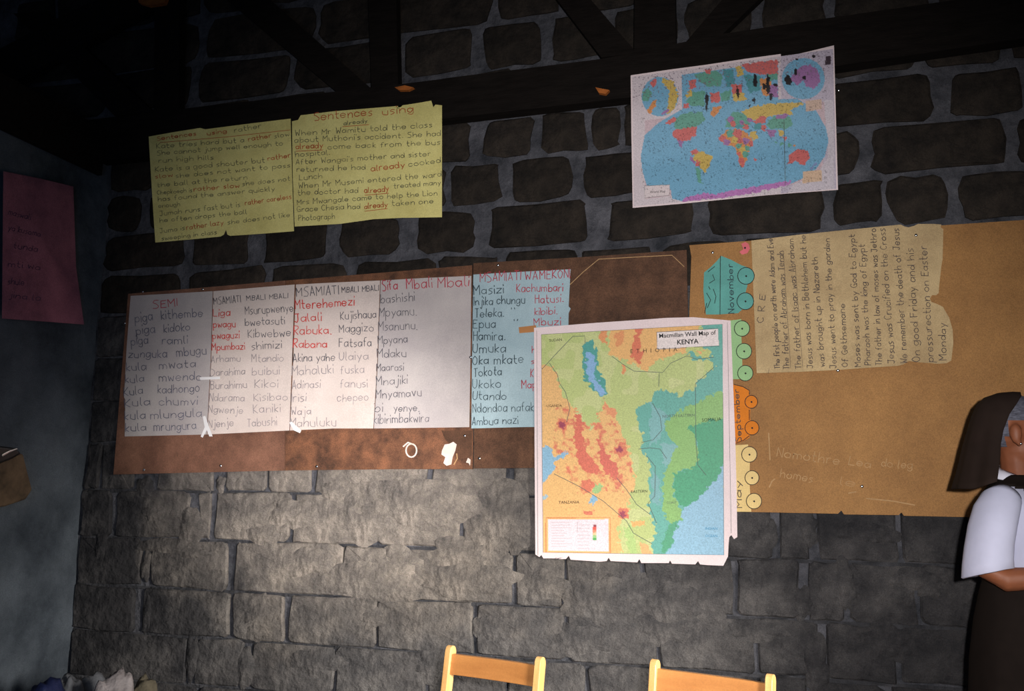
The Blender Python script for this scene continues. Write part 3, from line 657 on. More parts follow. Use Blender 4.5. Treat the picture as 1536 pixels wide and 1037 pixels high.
def paint_kenya(X, Y):
    xw = X+vnoise(X, Y, 5, 1)*7+vnoise(X, Y, 2, 2)*3; yw = Y+vnoise(X, Y, 5, 3)*7+vnoise(X, Y, 2, 4)*3
    C = np.zeros(X.shape+(3,)); C[:] = (186, 200, 126)
    def put(poly, col, warp=True, only=None):
        m = pip(poly, xw if warp else X, yw if warp else Y)
        C[m] = col
    def spot(x, y, rx, ry, col, th=0.0):
        m = ((xw-x)/rx)**2+((yw-y)/ry)**2 < 1; C[m] = col
    C[vnoise(X, Y, 14, 9) > 0.14] = (198, 206, 140)
    # Uganda, Tanzania and the highlands
    put([(806, 545), (826, 552), (836, 562), (840, 585), (852, 603), (862, 615), (870, 630), (884, 646), (896, 640), (900, 622), (908, 600), (918, 612), (928, 632), (936, 655), (948, 690), (953, 720), (945, 745), (940, 775), (925, 790), (932, 834), (806, 834)], (234, 184, 118))
    hi = vnoise(X, Y, 6, 12)+vnoise(X, Y, 3, 13)*0.6
    hm = pip([(835, 610), (870, 612), (884, 640), (905, 612), (935, 650), (948, 700), (935, 740), (905, 735), (870, 740), (828, 700)], xw, yw)
    C[hm & (hi > 0.06)] = (228, 158, 106)
    C[hm & (hi > 0.3)] = (220, 124, 94)
    put([(862, 622), (873, 624), (874, 655), (882, 680), (897, 702), (896, 711), (880, 708), (866, 694), (862, 664)], (216, 110, 88))
    put([(898, 655), (906, 673), (918, 690), (928, 704), (922, 718), (910, 710), (900, 692)], (214, 106, 88))
    put([(872, 720), (886, 718), (892, 728), (884, 739), (874, 734)], (220, 120, 92))
    put([(903, 597), (912, 606), (926, 618), (922, 628), (908, 618)], (230, 150, 104))
    put([(877, 766), (890, 765), (890, 776), (878, 776)], (220, 120, 92))
    for x, y, s in [(845, 637, 9), (930, 675, 10), (935, 772, 9)]:
        spot(x, y, s, s, (220, 122, 92)); spot(x, y, s*.5, s*.5, (158, 62, 84))
    put([(914, 490), (914, 533), (940, 542), (972, 556), (984, 540), (1010, 534), (1028, 528), (1036, 508), (1056, 484), (1000, 480)], (236, 182, 112))
    put([(953, 484), (966, 484), (960, 512), (964, 534), (957, 546), (946, 536), (951, 512)], (222, 116, 84))
    put([(897, 490), (911, 490), (910, 514), (900, 512)], (228, 150, 96))
    put([(922, 500), (936, 498), (938, 512), (926, 520)], (228, 150, 96))
    put([(934, 545), (940, 553), (937, 563), (932, 560)], (228, 150, 96))
    # teal lowlands
    put([(1053, 482), (1090, 480), (1090, 700), (1070, 725), (1040, 755), (1023, 778), (1007, 820), (998, 840), (985, 840), (978, 820), (983, 796), (978, 780), (970, 759), (976, 747), (973, 719), (976, 703), (970, 684), (958, 672), (966, 656), (959, 639), (955, 624), (957, 613), (976, 605), (979, 590), (991, 583), (1011, 590), (1021, 597), (1028, 585), (1040, 590), (1045, 575), (1060, 564), (1072, 551), (1066, 540), (1046, 540), (1030, 532), (1042, 520), (1058, 505)], (96, 172, 160))
    tm = pip([(960, 600), (1050, 560), (1090, 600), (1040, 660), (1000, 830), (960, 830)], X, Y)
    put([(1032, 521), (1050, 519), (1068, 529), (1064, 537), (1046, 536)], (190, 200, 120)); put([(1044, 524), (1056, 526), (1054, 533)], (234, 170, 110))
    put([(976, 605), (1000, 620), (990, 660), (975, 668)], (120, 178, 180)); put([(990, 664), (1016, 668), (1014, 690), (994, 700)], (124, 178, 180)); put([(978, 705), (990, 720), (992, 760), (978, 756)], (116, 172, 176))
    put([(995, 638), (1012, 622), (1028, 611), (1045, 608), (1062, 596), (1090, 582), (1090, 628), (1062, 638), (1044, 642), (1043, 662), (1048, 680), (1044, 700), (1015, 708), (1008, 720), (1012, 745), (1020, 760), (1024, 775), (1014, 790), (1002, 780), (994, 768), (993, 740), (995, 715), (1006, 690), (1016, 670), (1002, 655)], (134, 184, 104))
    put([(1030, 640), (1052, 634), (1090, 626), (1090, 700), (1070, 727), (1053, 741), (1039, 757), (1021, 759), (1011, 739), (1010, 712), (1021, 709), (1045, 698), (1047, 668), (1040, 652)], (62, 158, 116))
    put([(1004, 786), (1020, 778), (1012, 806), (1000, 830), (990, 826)], (74, 158, 120))
    put([(1087, 695), (1070, 724), (1055, 738), (1040, 755), (1025, 761), (1023, 778), (1012, 800), (1007, 820), (997, 840), (1092, 840)], (140, 186, 214))
    # lakes
    put([(875, 515), (890, 511), (896, 532), (897, 553), (908, 575), (911, 590), (905, 598), (895, 587), (876, 572), (874, 555), (877, 535)], (74, 158, 150))
    put([(881, 529), (890, 531), (893, 549), (890, 563), (902, 581), (908, 590), (905, 596), (897, 586), (884, 572), (879, 558)], (134, 178, 222))
    put([(806, 668), (826, 672), (831, 685), (851, 678), (850, 684), (833, 690), (831, 703), (814, 728), (806, 728)], (138, 184, 214))
    put([(812, 744), (822, 745), (820, 750), (812, 751)], (160, 190, 206))
    put([(893, 724), (902, 728), (898, 742), (890, 740)], (160, 196, 130)); put([(888, 742), (895, 744), (891, 757), (884, 756)], (138, 184, 214))
    put([(936, 790), (945, 788), (960, 834), (944, 834)], (176, 204, 126)); put([(944, 782), (966, 780), (966, 788), (948, 790)], (236, 176, 106)); put([(958, 818), (970, 816), (982, 834), (966, 834)], (236, 176, 116))
    # speckle of relief
    sp = vnoise(X, Y, 1.6, 21); C[sp > 0.36] *= 0.93; C[sp < -0.38] *= 1.04
    C = (C*0.95+np.array([238, 226, 214])*0.05)*0.95
    # inset boxes and frame
    fr = pip([(815, 774), (918, 773), (918, 833), (815, 834)], X, Y); C[fr] = (232, 180, 120)
    fr2 = pip([(818, 776.5), (916, 776), (916, 831), (818, 831)], X, Y) & ~pip([(820, 778), (914.5, 777.5), (914.5, 829.5), (820, 829)], X, Y); C[fr2] = (206, 140, 90)
    put([(822, 779.5), (912.5, 779), (913, 828), (822, 826.5)], (222, 208, 216), False)
    put([(985, 498.5), (1077, 493), (1078.5, 519), (986, 524)], (226, 214, 212), False)
    for k, cc in enumerate([(150, 70, 80), (214, 90, 80), (232, 140, 110), (232, 190, 150), (150, 190, 130), (80, 170, 90)]):
        put([(889.5, 787+k*4), (895, 787+k*4), (895, 791+k*4), (889.5, 791+k*4)], cc, False)
    return np.clip(C, 0, 255)
SK = Surf(0.042, 0.0028, 0.9)
km = sheet('wall_map', [(801, 492), (850, 488), (900, 484), (960, 480), (1000, 477), (1040, 476), (1096, 481), (1099, 560), (1103, 660), (1105, 740), (1106, 806), (1101, 809), (1097, 803), (1094, 806), (1093, 815), (1092, 835), (1085, 849), (1060, 848), (1050, 847), (1047, 842), (1043, 847), (1008, 846), (1005, 841), (1003, 845), (962, 845), (959, 839), (956, 844), (916, 842), (913, 837), (910, 842), (900, 843), (856, 840), (853, 834), (849, 839), (838, 839), (835, 835), (833, 838), (815, 838), (812, 833), (809, 836), (803, 832), (802, 700)], SK, m_mapw)
tag(km, 'large relief-coloured wall map with white margin and ragged lower edge, hung over the hardboard', 'map')
m_print = mat_attr('map_print', 0.5, 0.35)
print_grid('printed_map', [(812, 502), (1083.5, 486.5), (1086, 833), (815, 829)], 240, 300, SK, paint_kenya, m_print, km)
strokes('map_frame_line', [[(812, 502), (948, 494), (1083.5, 486.5), (1085, 660), (1086, 833), (950, 831), (815, 829), (813, 660), (812, 502)], [(805, 496), (806, 660), (807, 833)], [(1091, 484), (1094, 640), (1097, 800)]], 0.5, SK, m_mapline, km, 0.002)
strokes('map_border_line', [[(813, 554), (836, 529), (859, 505), (877, 504), (878, 515)], [(824, 545), (836, 562), (839, 575), (848, 588), (855, 613), (850, 633)], [(918, 535), (935, 547), (951, 557), (994, 559), (1006, 545), (1030, 534), (1045, 539), (1071, 536)],
  [(989, 560), (988, 580)], [(1071, 551), (1043, 576), (1044, 665), (1047, 698), (1059, 713)], [(831, 711), (867, 729), (905, 752), (940, 782), (950, 800), (978, 816)], [(958, 674), (975, 672), (990, 674), (1000, 688)], [(970, 684), (983, 700), (983, 717), (982, 745), (972, 755), (985, 785)],
  [(979, 605), (990, 625), (993, 645), (980, 660), (962, 664)], [(925, 717), (940, 735), (955, 757), (975, 772)]], 0.8, SK, m_mapline, km, 0.002)
strokes('box_outline', [[(985, 498.5), (1077, 493), (1078.5, 519), (986, 524), (985, 498.5)]], 0.6, SK, m_black, km, 0.002)
printed('printed_title', 'Macmillan Wall Map of', 989, 507.2, 1074, 502, SK, m_black, km, 0.0021, 0.012)
printed('printed_title', 'KENYA', 1016, 517, 1048, 515.2, SK, m_black, km, 0.0021, 0.02)
for t, a in [('SUDAN', (824, 513, 843, 511.5)), ('UGANDA', (820, 611, 843, 610.5)), ('SOMALIA', (1053, 633, 1082, 631)), ('TANZANIA', (838, 756, 869, 755.5)), ('E  T  H  I  O  P  I  A', (946, 530, 1016, 527)), ('EASTERN', (947, 740, 971, 739)), ('COAST', (1000, 756, 1015, 755.5)), ('NORTH EASTERN', (994, 627, 1042, 625))]:
    printed('printed_label', t, *a, SK, m_mapline if t[0] in 'NC' else m_black, km, 0.0021)
printed('printed_label', 'INDIAN', 1058, 795, 1076, 795, SK, m_bluep, km, 0.0021); printed('printed_label', 'OCEAN', 1058, 806, 1076, 806, SK, m_bluep, km, 0.0021)
strokes('legend_line', [[(827, y), (845+random.uniform(0, 14), y)] for y in range(784, 824, 4)]+[[(866, y), (884, y)] for y in range(788, 824, 5)]+[[(866, 784), (866, 800)]], 0.4, SK, m_ink3, km, 0.002)

def paint_world(X, Y):
    xw = X+vnoise(X, Y, 3, 31)*3.5; yw = Y+vnoise(X, Y, 3, 33)*3.5
    C = np.zeros(X.shape+(3,)); C[:] = (214, 200, 206)
    C[X > 1171] = (190, 178, 196)
    RD, GR, YL, PU, OR, TL = (206, 92, 88), (84, 156, 134), (206, 172, 76), (152, 100, 158), (214, 132, 66), (62, 140, 150)
    SEA = (104, 168, 204)
    def put(poly, col, warp=True): C[pip(poly, xw if warp else X, yw if warp else Y)] = col
    def el(x, y, rx, ry, col, warp=True):
        a, b = (xw, yw) if warp else (X, Y); C[((a-x)/rx)**2+((b-y)/ry)**2 < 1] = col
    put([(967, 181), (1020, 174), (1240, 152), (1233, 273), (967, 298)], (206, 178, 186), False)
    put([(1236, 150), (1250, 150), (1252, 290), (1180, 292), (1190, 277), (1225, 262), (1242, 235)], (206, 196, 206), False)
    put([(961, 235), (967, 203), (988, 184), (1023, 164), (1100, 152), (1196, 148), (1225, 167), (1239, 192), (1243, 212), (1237, 235), (1224, 254), (1206, 267), (1186, 276), (1130, 286), (1080, 294), (1023, 302), (1008, 298), (1006, 284), (970, 278), (964, 258)], SEA, False)
    put([(1023, 112), (1167, 92), (1167, 150), (1100, 156), (1023, 164)], SEA, False)
    put([(1025, 298), (1055, 290), (1075, 292), (1092, 286), (1138, 279), (1188, 271), (1182, 278), (1138, 288), (1092, 296), (1040, 301), (1023, 303)], (182, 110, 182))
    # inset north
    for pl, c_ in [([(1114, 97), (1167, 90), (1167, 110), (1140, 113), (1118, 107)], RD), ([(1103, 99), (1113, 98), (1116, 112), (1106, 116)], YL), ([(1040, 112), (1058, 108), (1072, 106), (1085, 112), (1080, 128), (1060, 130), (1048, 120)], GR),
      ([(1056, 105), (1066, 105), (1066, 112), (1058, 112)], RD), ([(1085, 104), (1100, 104), (1102, 128), (1090, 132)], TL), ([(1033, 121), (1043, 120), (1044, 131), (1034, 134)], RD), ([(1028, 142), (1038, 134), (1040, 140), (1030, 150)], YL), ([(1040, 138), (1058, 136), (1056, 160), (1036, 158), (1030, 154)], GR),
      ([(1025, 156), (1033, 155), (1034, 162), (1025, 163)], RD), ([(1065, 140), (1079, 138), (1080, 153), (1066, 155)], RD), ([(1080, 140), (1096, 134), (1096, 150), (1082, 152)], GR), ([(1097, 128), (1113, 126), (1114, 140), (1099, 142)], RD), ([(1098, 140), (1114, 138), (1122, 150), (1100, 152)], YL),
      ([(1116, 112), (1140, 114), (1142, 135), (1124, 140)], TL), ([(1140, 118), (1158, 116), (1160, 142), (1144, 144)], OR), ([(1152, 130), (1167, 126), (1167, 146), (1156, 146)], PU), ([(1150, 112), (1167, 110), (1167, 120), (1152, 121)], GR)]: put(pl, c_)
    put([(1065, 172), (1068, 161), (1082, 159), (1079, 168), (1068, 175)], OR)
    # the Americas
    for pl, c_ in [([(1012, 180), (1020, 173), (1035, 169), (1055, 168), (1058, 180), (1046, 190), (1040, 196), (1012, 193)], GR), ([(998, 185), (1008, 176), (1015, 178), (1012, 184), (1000, 187)], RD), ([(1010, 195), (1045, 190), (1044, 202), (1030, 212), (1016, 210), (1008, 203)], RD),
      ([(1015, 210), (1026, 212), (1024, 221), (1018, 217)], PU), ([(1041, 227), (1055, 228), (1069, 235), (1064, 250), (1057, 259), (1048, 249), (1040, 239)], YL), ([(1036, 226), (1045, 223), (1048, 230), (1038, 233)], RD), ([(1035, 233), (1042, 240), (1042, 247), (1034, 238)], PU),
      ([(1043, 240), (1051, 243), (1049, 250), (1044, 247)], RD), ([(1044, 249), (1053, 256), (1050, 268), (1055, 277), (1047, 273), (1043, 260)], GR),
      # Russia and Asia
      ([(1112, 168), (1128, 161), (1148, 156), (1201, 153), (1206, 156), (1186, 165), (1189, 172), (1172, 171), (1148, 176), (1126, 181), (1114, 176)], YL), ([(1128, 183), (1140, 174), (1150, 175), (1148, 184), (1132, 186)], RD), ([(1148, 187), (1160, 175), (1185, 175), (1189, 188), (1175, 194), (1155, 193)], GR),
      ([(1162, 173), (1182, 171), (1180, 178), (1164, 179)], PU), ([(1149, 194), (1166, 196), (1158, 208), (1151, 201)], PU), ([(1130, 184), (1142, 184), (1142, 196), (1132, 194)], TL), ([(1142, 187), (1149, 188), (1148, 197), (1141, 195)], RD), ([(1167, 196), (1176, 197), (1174, 205), (1168, 203)], YL), ([(1172, 204), (1180, 206), (1178, 211)], RD),
      ([(1125, 198), (1134, 197), (1138, 206), (1130, 210), (1125, 204)], YL), ([(1181, 247), (1184, 233), (1198, 223), (1210, 226), (1215, 236), (1206, 248), (1193, 242)], RD), ([(1214, 253), (1224, 243), (1226, 247), (1218, 254)], (120, 140, 190))]: put(pl, c_)
    put([(1080, 204), (1092, 194), (1108, 194), (1122, 200), (1130, 213), (1122, 228), (1120, 240), (1114, 252), (1109, 246), (1106, 228), (1100, 218), (1086, 219)], OR); put([(1088, 192), (1090, 178), (1100, 168), (1114, 170), (1126, 182), (1122, 192), (1104, 190)], GR)
    for x, y, r_, c_ in [(1096, 178, 5, PU), (1104, 176, 5, GR), (1112, 184, 4, PU), (1100, 186, 4, RD), (1092, 188, 3, GR), (1108, 190, 4, TL), (1119, 190, 4, RD), (1124, 180, 4, PU), (1084, 208, 5, RD), (1090, 214, 5, PU), (1096, 200, 6, GR), (1107, 201, 7, RD), (1102, 210, 5, YL), (1111, 210, 5, RD), (1119, 211, 5, PU), (1126, 215, 4, RD),
       (1108, 219, 4, GR), (1114, 226, 6, YL), (1118, 232, 5, GR), (1111, 237, 4, OR), (1112, 242, 5, RD), (1114, 248, 3, RD), (1109, 230, 3, RD), (1132, 239, 2.2, RD), (1121, 222, 4, GR), (1165, 214, 2, GR), (1172, 216, 3, GR), (1184, 218, 3, GR), (1192, 219, 2, OR)]: el(x, y, r_, r_, c_)
    # polar circles
    el(990, 145, 27.5, 29.5, SEA, False)
    for pl, c_ in [([(992, 116), (1010, 122), (1018, 145), (1010, 165), (1000, 172), (1002, 150), (1004, 135), (993, 124)], YL), ([(974, 124), (983, 118), (985, 126), (978, 131)], RD), ([(963, 140), (972, 132), (978, 140), (972, 152), (964, 152)], GR), ([(970, 166), (980, 152), (986, 150), (984, 160), (974, 170)], OR), ([(992, 170), (1002, 162), (1003, 168), (996, 173)], PU)]: put(pl, c_)
    el(1205, 118, 32, 31, SEA, False)
    for pl, c_ in [([(1200, 100), (1215, 97), (1228, 106), (1230, 122), (1220, 134), (1209, 130), (1206, 120), (1196, 128), (1188, 122), (1186, 112), (1194, 110)], PU)]: put(pl, c_)
    out1 = ((X-990)/27.5)**2+((Y-145)/29.5)**2; 
    C = C*0.82+np.array([170, 165, 168])*0.18
    # boxes
    put([(1208, 152), (1232, 149), (1233, 164), (1209, 167)], (200, 172, 156), False); put([(1204, 258), (1232, 255), (1233, 272), (1204, 275)], (206, 176, 150), False)
    put([(967, 279), (1005, 277), (1004, 293), (967, 297)], (216, 202, 204), False); put([(1238, 85), (1246, 84), (1246, 97), (1238, 98)], (64, 50, 60), False)
    # labels too small to read, stains
    n1 = vnoise(X, Y, 1.3, 51); n2 = vnoise(X, Y, 9, 52)
    C[(n1 > 0.30) & (n2 > -0.1) & (X > 962) & (X < 1240)] *= 0.72
    C[(n1 > 0.32) & (Y < 150-(X-950)*0.13)] = (120, 108, 120)
    for x, y, a, b in [(1060, 152, 2.6, 14), (1106, 138, 2.2, 9), (1133, 122, 3, 10), (1152, 127, 3.2, 14), (1146, 130, 3, 5), (1157, 145, 2.2, 6), (1182, 120, 5.5, 8), (1193, 108, 2.4, 6), (1206, 117, 3.5, 3), (1131, 151, 2, 4), (1125, 158, 2, 2.5), (1164, 128, 3, 3), (1220, 85, 3, 2), (1195, 90, 3, 2), (1077, 100, 1, 3)]:
        el(x, y, a, b, (34, 30, 34))
    return np.clip(C, 0, 255)
SWd = Surf(0.030, 0.0025, 1.3, top=0.110, ytop=100, ybot=230)
wm = sheet('world_map', [(946, 113), (1000, 105), (1060, 97), (1120, 88), (1171, 81), (1172, 87), (1210, 78), (1251, 68), (1254, 180), (1257, 285), (1200, 289), (1150, 293), (1080, 300), (1020, 306), (949, 312), (947, 200)], SWd, m_mapw)
tag(wm, 'stained world map with blue oceans and dark smears, pinned to the black beam', 'map')
m_printw = mat_attr('world_print', 0.6, 0.3)
print_grid('printed_map', [(948.5, 115.5), (1249.5, 73.5), (1254.5, 283.5), (951, 309.5)], 280, 210, SWd, paint_world, m_printw, wm)
strokes('fold_line', [[(1171, 90), (1171, 150)], [(1176, 180), (1178, 278)]], 0.7, SWd, m_mapline, wm, 0.002)
strokes('box_outline', [[(967, 279), (1005, 277), (1004, 293), (967, 297), (967, 279)]], 0.5, SWd, m_mapline, wm, 0.002)
printed('printed_label', 'World Map', 975, 290, 998, 288.6, SWd, m_black, wm, 0.002)

# ------------------------------------------------------------------ tan chart written sideways, and the card train
ST = Surf(0.040, 0.003, 2.2)
tan = sheet('paper_chart', [(1127, 361), (1200, 352), (1270, 345), (1351, 337), (1357, 340), (1363, 341), (1371, 339), (1377, 336), (1400, 336), (1412, 337), (1411, 341), (1415, 344), (1414, 388), (1412, 400), (1409, 427), (1408, 440), (1404, 443), (1398, 443), (1395, 448), (1397, 453), (1405, 456), (1414, 460), (1424, 477), (1429, 495), (1430, 515), (1427, 541), (1420, 545), (1407, 546), (1382, 544), (1363, 542), (1355, 547), (1347, 549), (1300, 552), (1259, 555), (1200, 558), (1135, 560), (1131, 460)], ST, m_tan)
label_sheet(tan, 'tan handwritten chart turned on its side, torn right edge, pinned to the ochre panel')
m_inkt = mat('grey_marker_on_tan', rgb(84, 74, 70), 0.8, var=0.25, scale=30)
write([('C R E', 1145, 484, 1148, 443, 9), ('The first people on earth were Adam and Eve', 1170, 553, 1159, 358, 8), ('The father of Abraham was Terah', 1184, 554, 1175, 377, 9), ('The father of Isaac was Abraham', 1202, 553, 1190, 359, 9),
  ('Jesus was born in Bethlehem but he', 1219, 552, 1208, 353, 9), ('was brought up in Nazareth', 1237, 550, 1226, 386, 9), ('Jesus went to pray in the garden', 1255, 552, 1244, 358, 9), ('Of Gethsemane', 1272, 550, 1267, 456, 9),
  ('Moses was sent by God to Egypt', 1291, 550, 1282, 352, 9), ('Pharaoh was the king of Egypt', 1306, 548, 1297, 367, 9), ('The father in law of moses was Jethro', 1323, 548, 1314, 343, 9), ('Jesus was Crucified on the Cross', 1342, 545, 1328, 343, 10),
  ('We remember the death of Jesus', 1361, 545, 1348, 343, 10), ('On good Friday and his', 1380, 542, 1370, 373, 11), ('pressurection on Easter', 1400, 543, 1390, 369, 11), ('Monday', 1420, 540, 1418, 485, 11)], ST, m_inkt, tan, 'handwriting', 1.2)
strokes('ruled_line', [[(1154, 553), (1152, 561)], [(1186, 552), (1175, 377)], [(1204, 552), (1193, 400)]], 0.5, ST, m_inkt, tan)
SCd = Surf(0.0385, 0.0006, 0.3)
def wheels(parent, cs, m, d=0.0018):
    for (x, y, r_) in cs:
        w = sheet('wheel', disc(x, y, r_, r_*1.02, 22), SCd, m, parent, 40, d)
        strokes('wheel_outline', [disc(x, y, r_-0.5, r_-0.3, 22)+[(x+r_-0.5, y)]], 1.1, SCd, m_black, w, d+0.0006)
        sheet('hub', disc(x+0.3, y+0.3, 1.5, 1.5, 8), SCd, m_black, w, 40, d+0.0008)
t1 = sheet('card_wagon', [(1082, 384), (1097, 390), (1112, 398), (1121, 401), (1122, 425), (1118, 440), (1121, 460), (1114, 464), (1107, 470), (1077, 472), (1059, 472), (1057, 455), (1055, 436), (1056, 409), (1066, 401), (1075, 392)], SCd, m_teal)
tag(t1, 'teal card wagon with two wheels, lettered November, upper end of the card train', 'paper cutout', 'card train wagons')
wheels(t1, [(1119, 414, 13), (1118, 452, 13)], m_teal)
strokes('pen_line', [[(1080.5, 384), (1080, 472)], [(1061, 462), (1066, 450), (1060, 440)], [(1072, 455), (1074, 445), (1070, 434)], [(1064, 425), (1072, 420), (1069, 412)], [(1063, 430), (1065, 434)], [(1062, 408), (1072, 400)], [(1057, 470), (1060, 455)]], 1.0, SCd, m_black, t1)
write([('November', 1101, 470, 1099, 396, 9)], SCd, m_inkd, t1, 'handwriting', 1.4)
t2 = sheet('card_wagon', [(1086, 482), (1112, 479), (1112, 500), (1113, 530), (1114, 569), (1086, 569)], SCd, m_green)
tag(t2, 'mint green card wagon with three wheels, half behind the large map', 'paper cutout', 'card train wagons')
wheels(t2, [(1113, 493, 12), (1116, 527, 12), (1118, 560, 12)], m_green)
t3 = sheet('card_wagon', [(1088, 575), (1101, 577), (1114, 580), (1124, 586), (1126, 606), (1125, 625), (1127, 645), (1124, 657), (1115, 662), (1104, 666), (1088, 665)], SCd, m_orange)
tag(t3, 'orange card wagon lettered September beside the large map', 'paper cutout', 'card train wagons')
wheels(t3, [(1127, 603, 10), (1128, 642, 11)], m_orange)
write([('September', 1112, 662, 1108, 584, 8)], SCd, m_inkt, t3, 'handwriting', 1.4)
strokes('pen_line', [[(1101, 577), (1114, 580), (1124, 586), (1124, 592)], [(1124, 615), (1124, 630)], [(1124, 654), (1115, 661), (1104, 665)]], 1.1, SCd, m_black, t3)
t4 = sheet('card_wagon', [(1090, 669), (1104, 668), (1122, 667), (1125, 690), (1124, 720), (1127, 768), (1108, 768), (1090, 767)], SCd, m_cream)
tag(t4, 'cream card wagon lettered May, lowest of the card train', 'paper cutout', 'card train wagons')
wheels(t4, [(1124, 682, 12), (1128, 717, 11), (1131, 752, 12)], m_cream)
write([('May', 1113, 762, 1111, 722, 9)], SCd, m_inkt, t4, 'handwriting', 1.4)
pk = sheet('pink_cutout', [(1112, 366), (1118, 363), (1123, 366), (1125, 373), (1121, 380), (1113, 382), (1109, 378), (1115, 374)], SCd, m_rose, None, 30)
tag(pk, 'small torn pink paper flower between the teal wagon and the tan chart', 'paper cutout')
sheet('hub', disc(1117.5, 372, 1.6, 1.6, 8), SCd, m_black, pk, 30, 0.001)

# ------------------------------------------------------------------ nails and tape
def nail(px, py, off, label, s=1.0):
    p = P(px, py, off)
    bm = bmesh.new()
    bmesh.ops.create_uvsphere(bm, u_segments=10, v_segments=6, radius=0.0065*s)
    for v in bm.verts: v.co.y *= 0.6
    c = bmesh.ops.create_cone(bm, cap_ends=True, segments=8, radius1=0.002, radius2=0.002, depth=0.03)
    for v in c['verts']: v.co = Vector((v.co.x, v.co.z+0.015, v.co.y))
    for v in bm.verts: v.co += p
    tag(bm_obj('nail', bm, m_nail, smooth=True), label, 'nail', 'nails holding up the papers')
for a in [(214, 438, .037, 'shiny nail at the top edge of the SEMI chart, near its left corner'), (304, 434, .037, 'shiny nail at the top edge of the SEMI chart, near its right corner'), (187, 485, .037, 'shiny nail on the left end of the hardboard beside the SEMI chart'),
          (216, 705, .037, 'shiny nail low on the reddish hardboard, leftmost in its lower edge'), (331, 699, .037, 'shiny nail in the lower edge of the reddish hardboard, right of the first'), (475, 700, .037, 'shiny nail in the lower edge of the stained panel below the third chart'),
          (697, 654, .037, 'shiny nail in the dark stain below the light grey chart'), (719, 688, .039, 'shiny nail right of the white paste blobs'), (747, 398, .039, 'shiny nail above the pale blue chart'), (706, 536, .044, 'nail between the light grey and the pale blue chart'),
          (1069, 379, .038, 'shiny nail above the teal card wagon'), (1258, 135, .012, 'lone nail in the stone just right of the world map'), (1374, 353, .048, 'shiny nail through the upper right of the tan chart'), (1257, 556, .048, 'shiny nail at the lower edge of the tan chart'), (1293, 730, .038, 'shiny nail low on the ochre panel by the rubbed chalk writing')]:
    nail(*a)
def tape(poly, off, label):
    o = sheet('tape_piece', poly, Surf(off), m_tape, None, 8, 0.0)
    tag(o, label, 'tape', 'clear tape pieces on the white charts')
tape([(304, 625), (308, 624), (312, 636), (319, 655), (314, 655), (310, 645), (304, 657), (301, 655), (307, 641)], 0.0425, 'crossed clear tape at the foot of the second chart')
tape([(434, 634), (438, 633), (446, 641), (452, 646), (450, 650), (441, 646)], 0.0425, 'small clear tape at the foot of the third chart')
tape([(300, 566), (330, 565), (330, 569), (300, 570)], 0.0425, 'horizontal clear tape joining the first and second chart')

# ------------------------------------------------------------------ left wall: pink paper and hanging satchel
def on_left(px, py, off=0.0):
    d = ray(px, py); t = (XC+off-CAM.x)/d.x
    return CAM+d*t
class SurfL:
    amp = 0.004
    def __call__(s, px, py, d=0.0): return on_left(px, py, 0.035+0.01*math.sin(px/31+py/70)+d)
SL = SurfL()
pp = sheet('pink_paper', [(5, 257), (60, 268), (110, 280), (114, 400), (126, 487), (60, 482), (3, 478), (4, 360)], SL, m_pink)
tag(pp, 'dusty pink handwritten paper on the left wall, near the corner', 'chart')
m_inkp = mat('faint_ink_on_pink', rgb(84, 56, 84), 0.8, var=0.2)
write([('maswali', 12, 322, 45, 330, 9), ('ya kusoma', 12, 345, 60, 355, 8), ('tunda', 20, 372, 56, 378, 9), ('mti wa', 12, 400, 60, 405, 9), ('shule', 12, 426, 36, 428, 9), ('jina la', 14, 446, 60, 452, 9)], SL, m_inkp, pp, 'faint_handwriting', 1.0)
sb = empty('hanging_satchel', on_left(10, 700, 0.05)); tag(sb, 'dull brown satchel with a black flap hanging at the left edge', 'bag')
m_bag = mat('brown_canvas', rgb(112, 92, 72), 0.9, col2=rgb(70, 58, 46), scale=12, bump=0.3)
m_flap = mat('black_leather', rgb(20, 20, 24), 0.35, var=0.1, spec=0.6)
def left_slab(name, poly, o0, o1, m, parent):
    n = len(poly); v = [on_left(x, y, o1) for x, y in poly]; v += [Vector((XC+o0, p.y, p.z)) for p in v]
    bm = bmesh.new(); vv = [bm.verts.new(p) for p in v]
    for q in [list(range(n)), list(range(2*n-1, n-1, -1))]+[[i, (i+1) % n, n+(i+1) % n, n+i] for i in range(n)]: bm.faces.new([vv[i] for i in q])
    bmesh.ops.recalc_face_normals(bm, faces=bm.faces)
    o = bm_obj(name, bm, m, parent); b = o.modifiers.new('b', 'BEVEL'); b.width = 0.012; b.segments = 3; b.limit_method = 'ANGLE'
    return o
left_slab('bag_body', [(-60, 690), (0, 686), (36, 680), (42, 705), (50, 735), (40, 750), (10, 760), (-40, 768), (-65, 760)], 0.03, 0.12, m_bag, sb)
left_slab('flap', [(-62, 680), (-10, 668), (25, 672), (34, 681), (20, 689), (-5, 699), (-60, 712)], 0.028, 0.135, m_flap, sb)
left_slab('metal_trim', [(2, 682), (14, 676), (26, 672), (28, 674), (15, 680), (4, 686)], 0.125, 0.140, m_nail, sb)
left_slab('shoulder_strap', [(-50, 560), (-46, 560), (-20, 674), (-26, 676)], 0.03, 0.04, m_flap, sb)

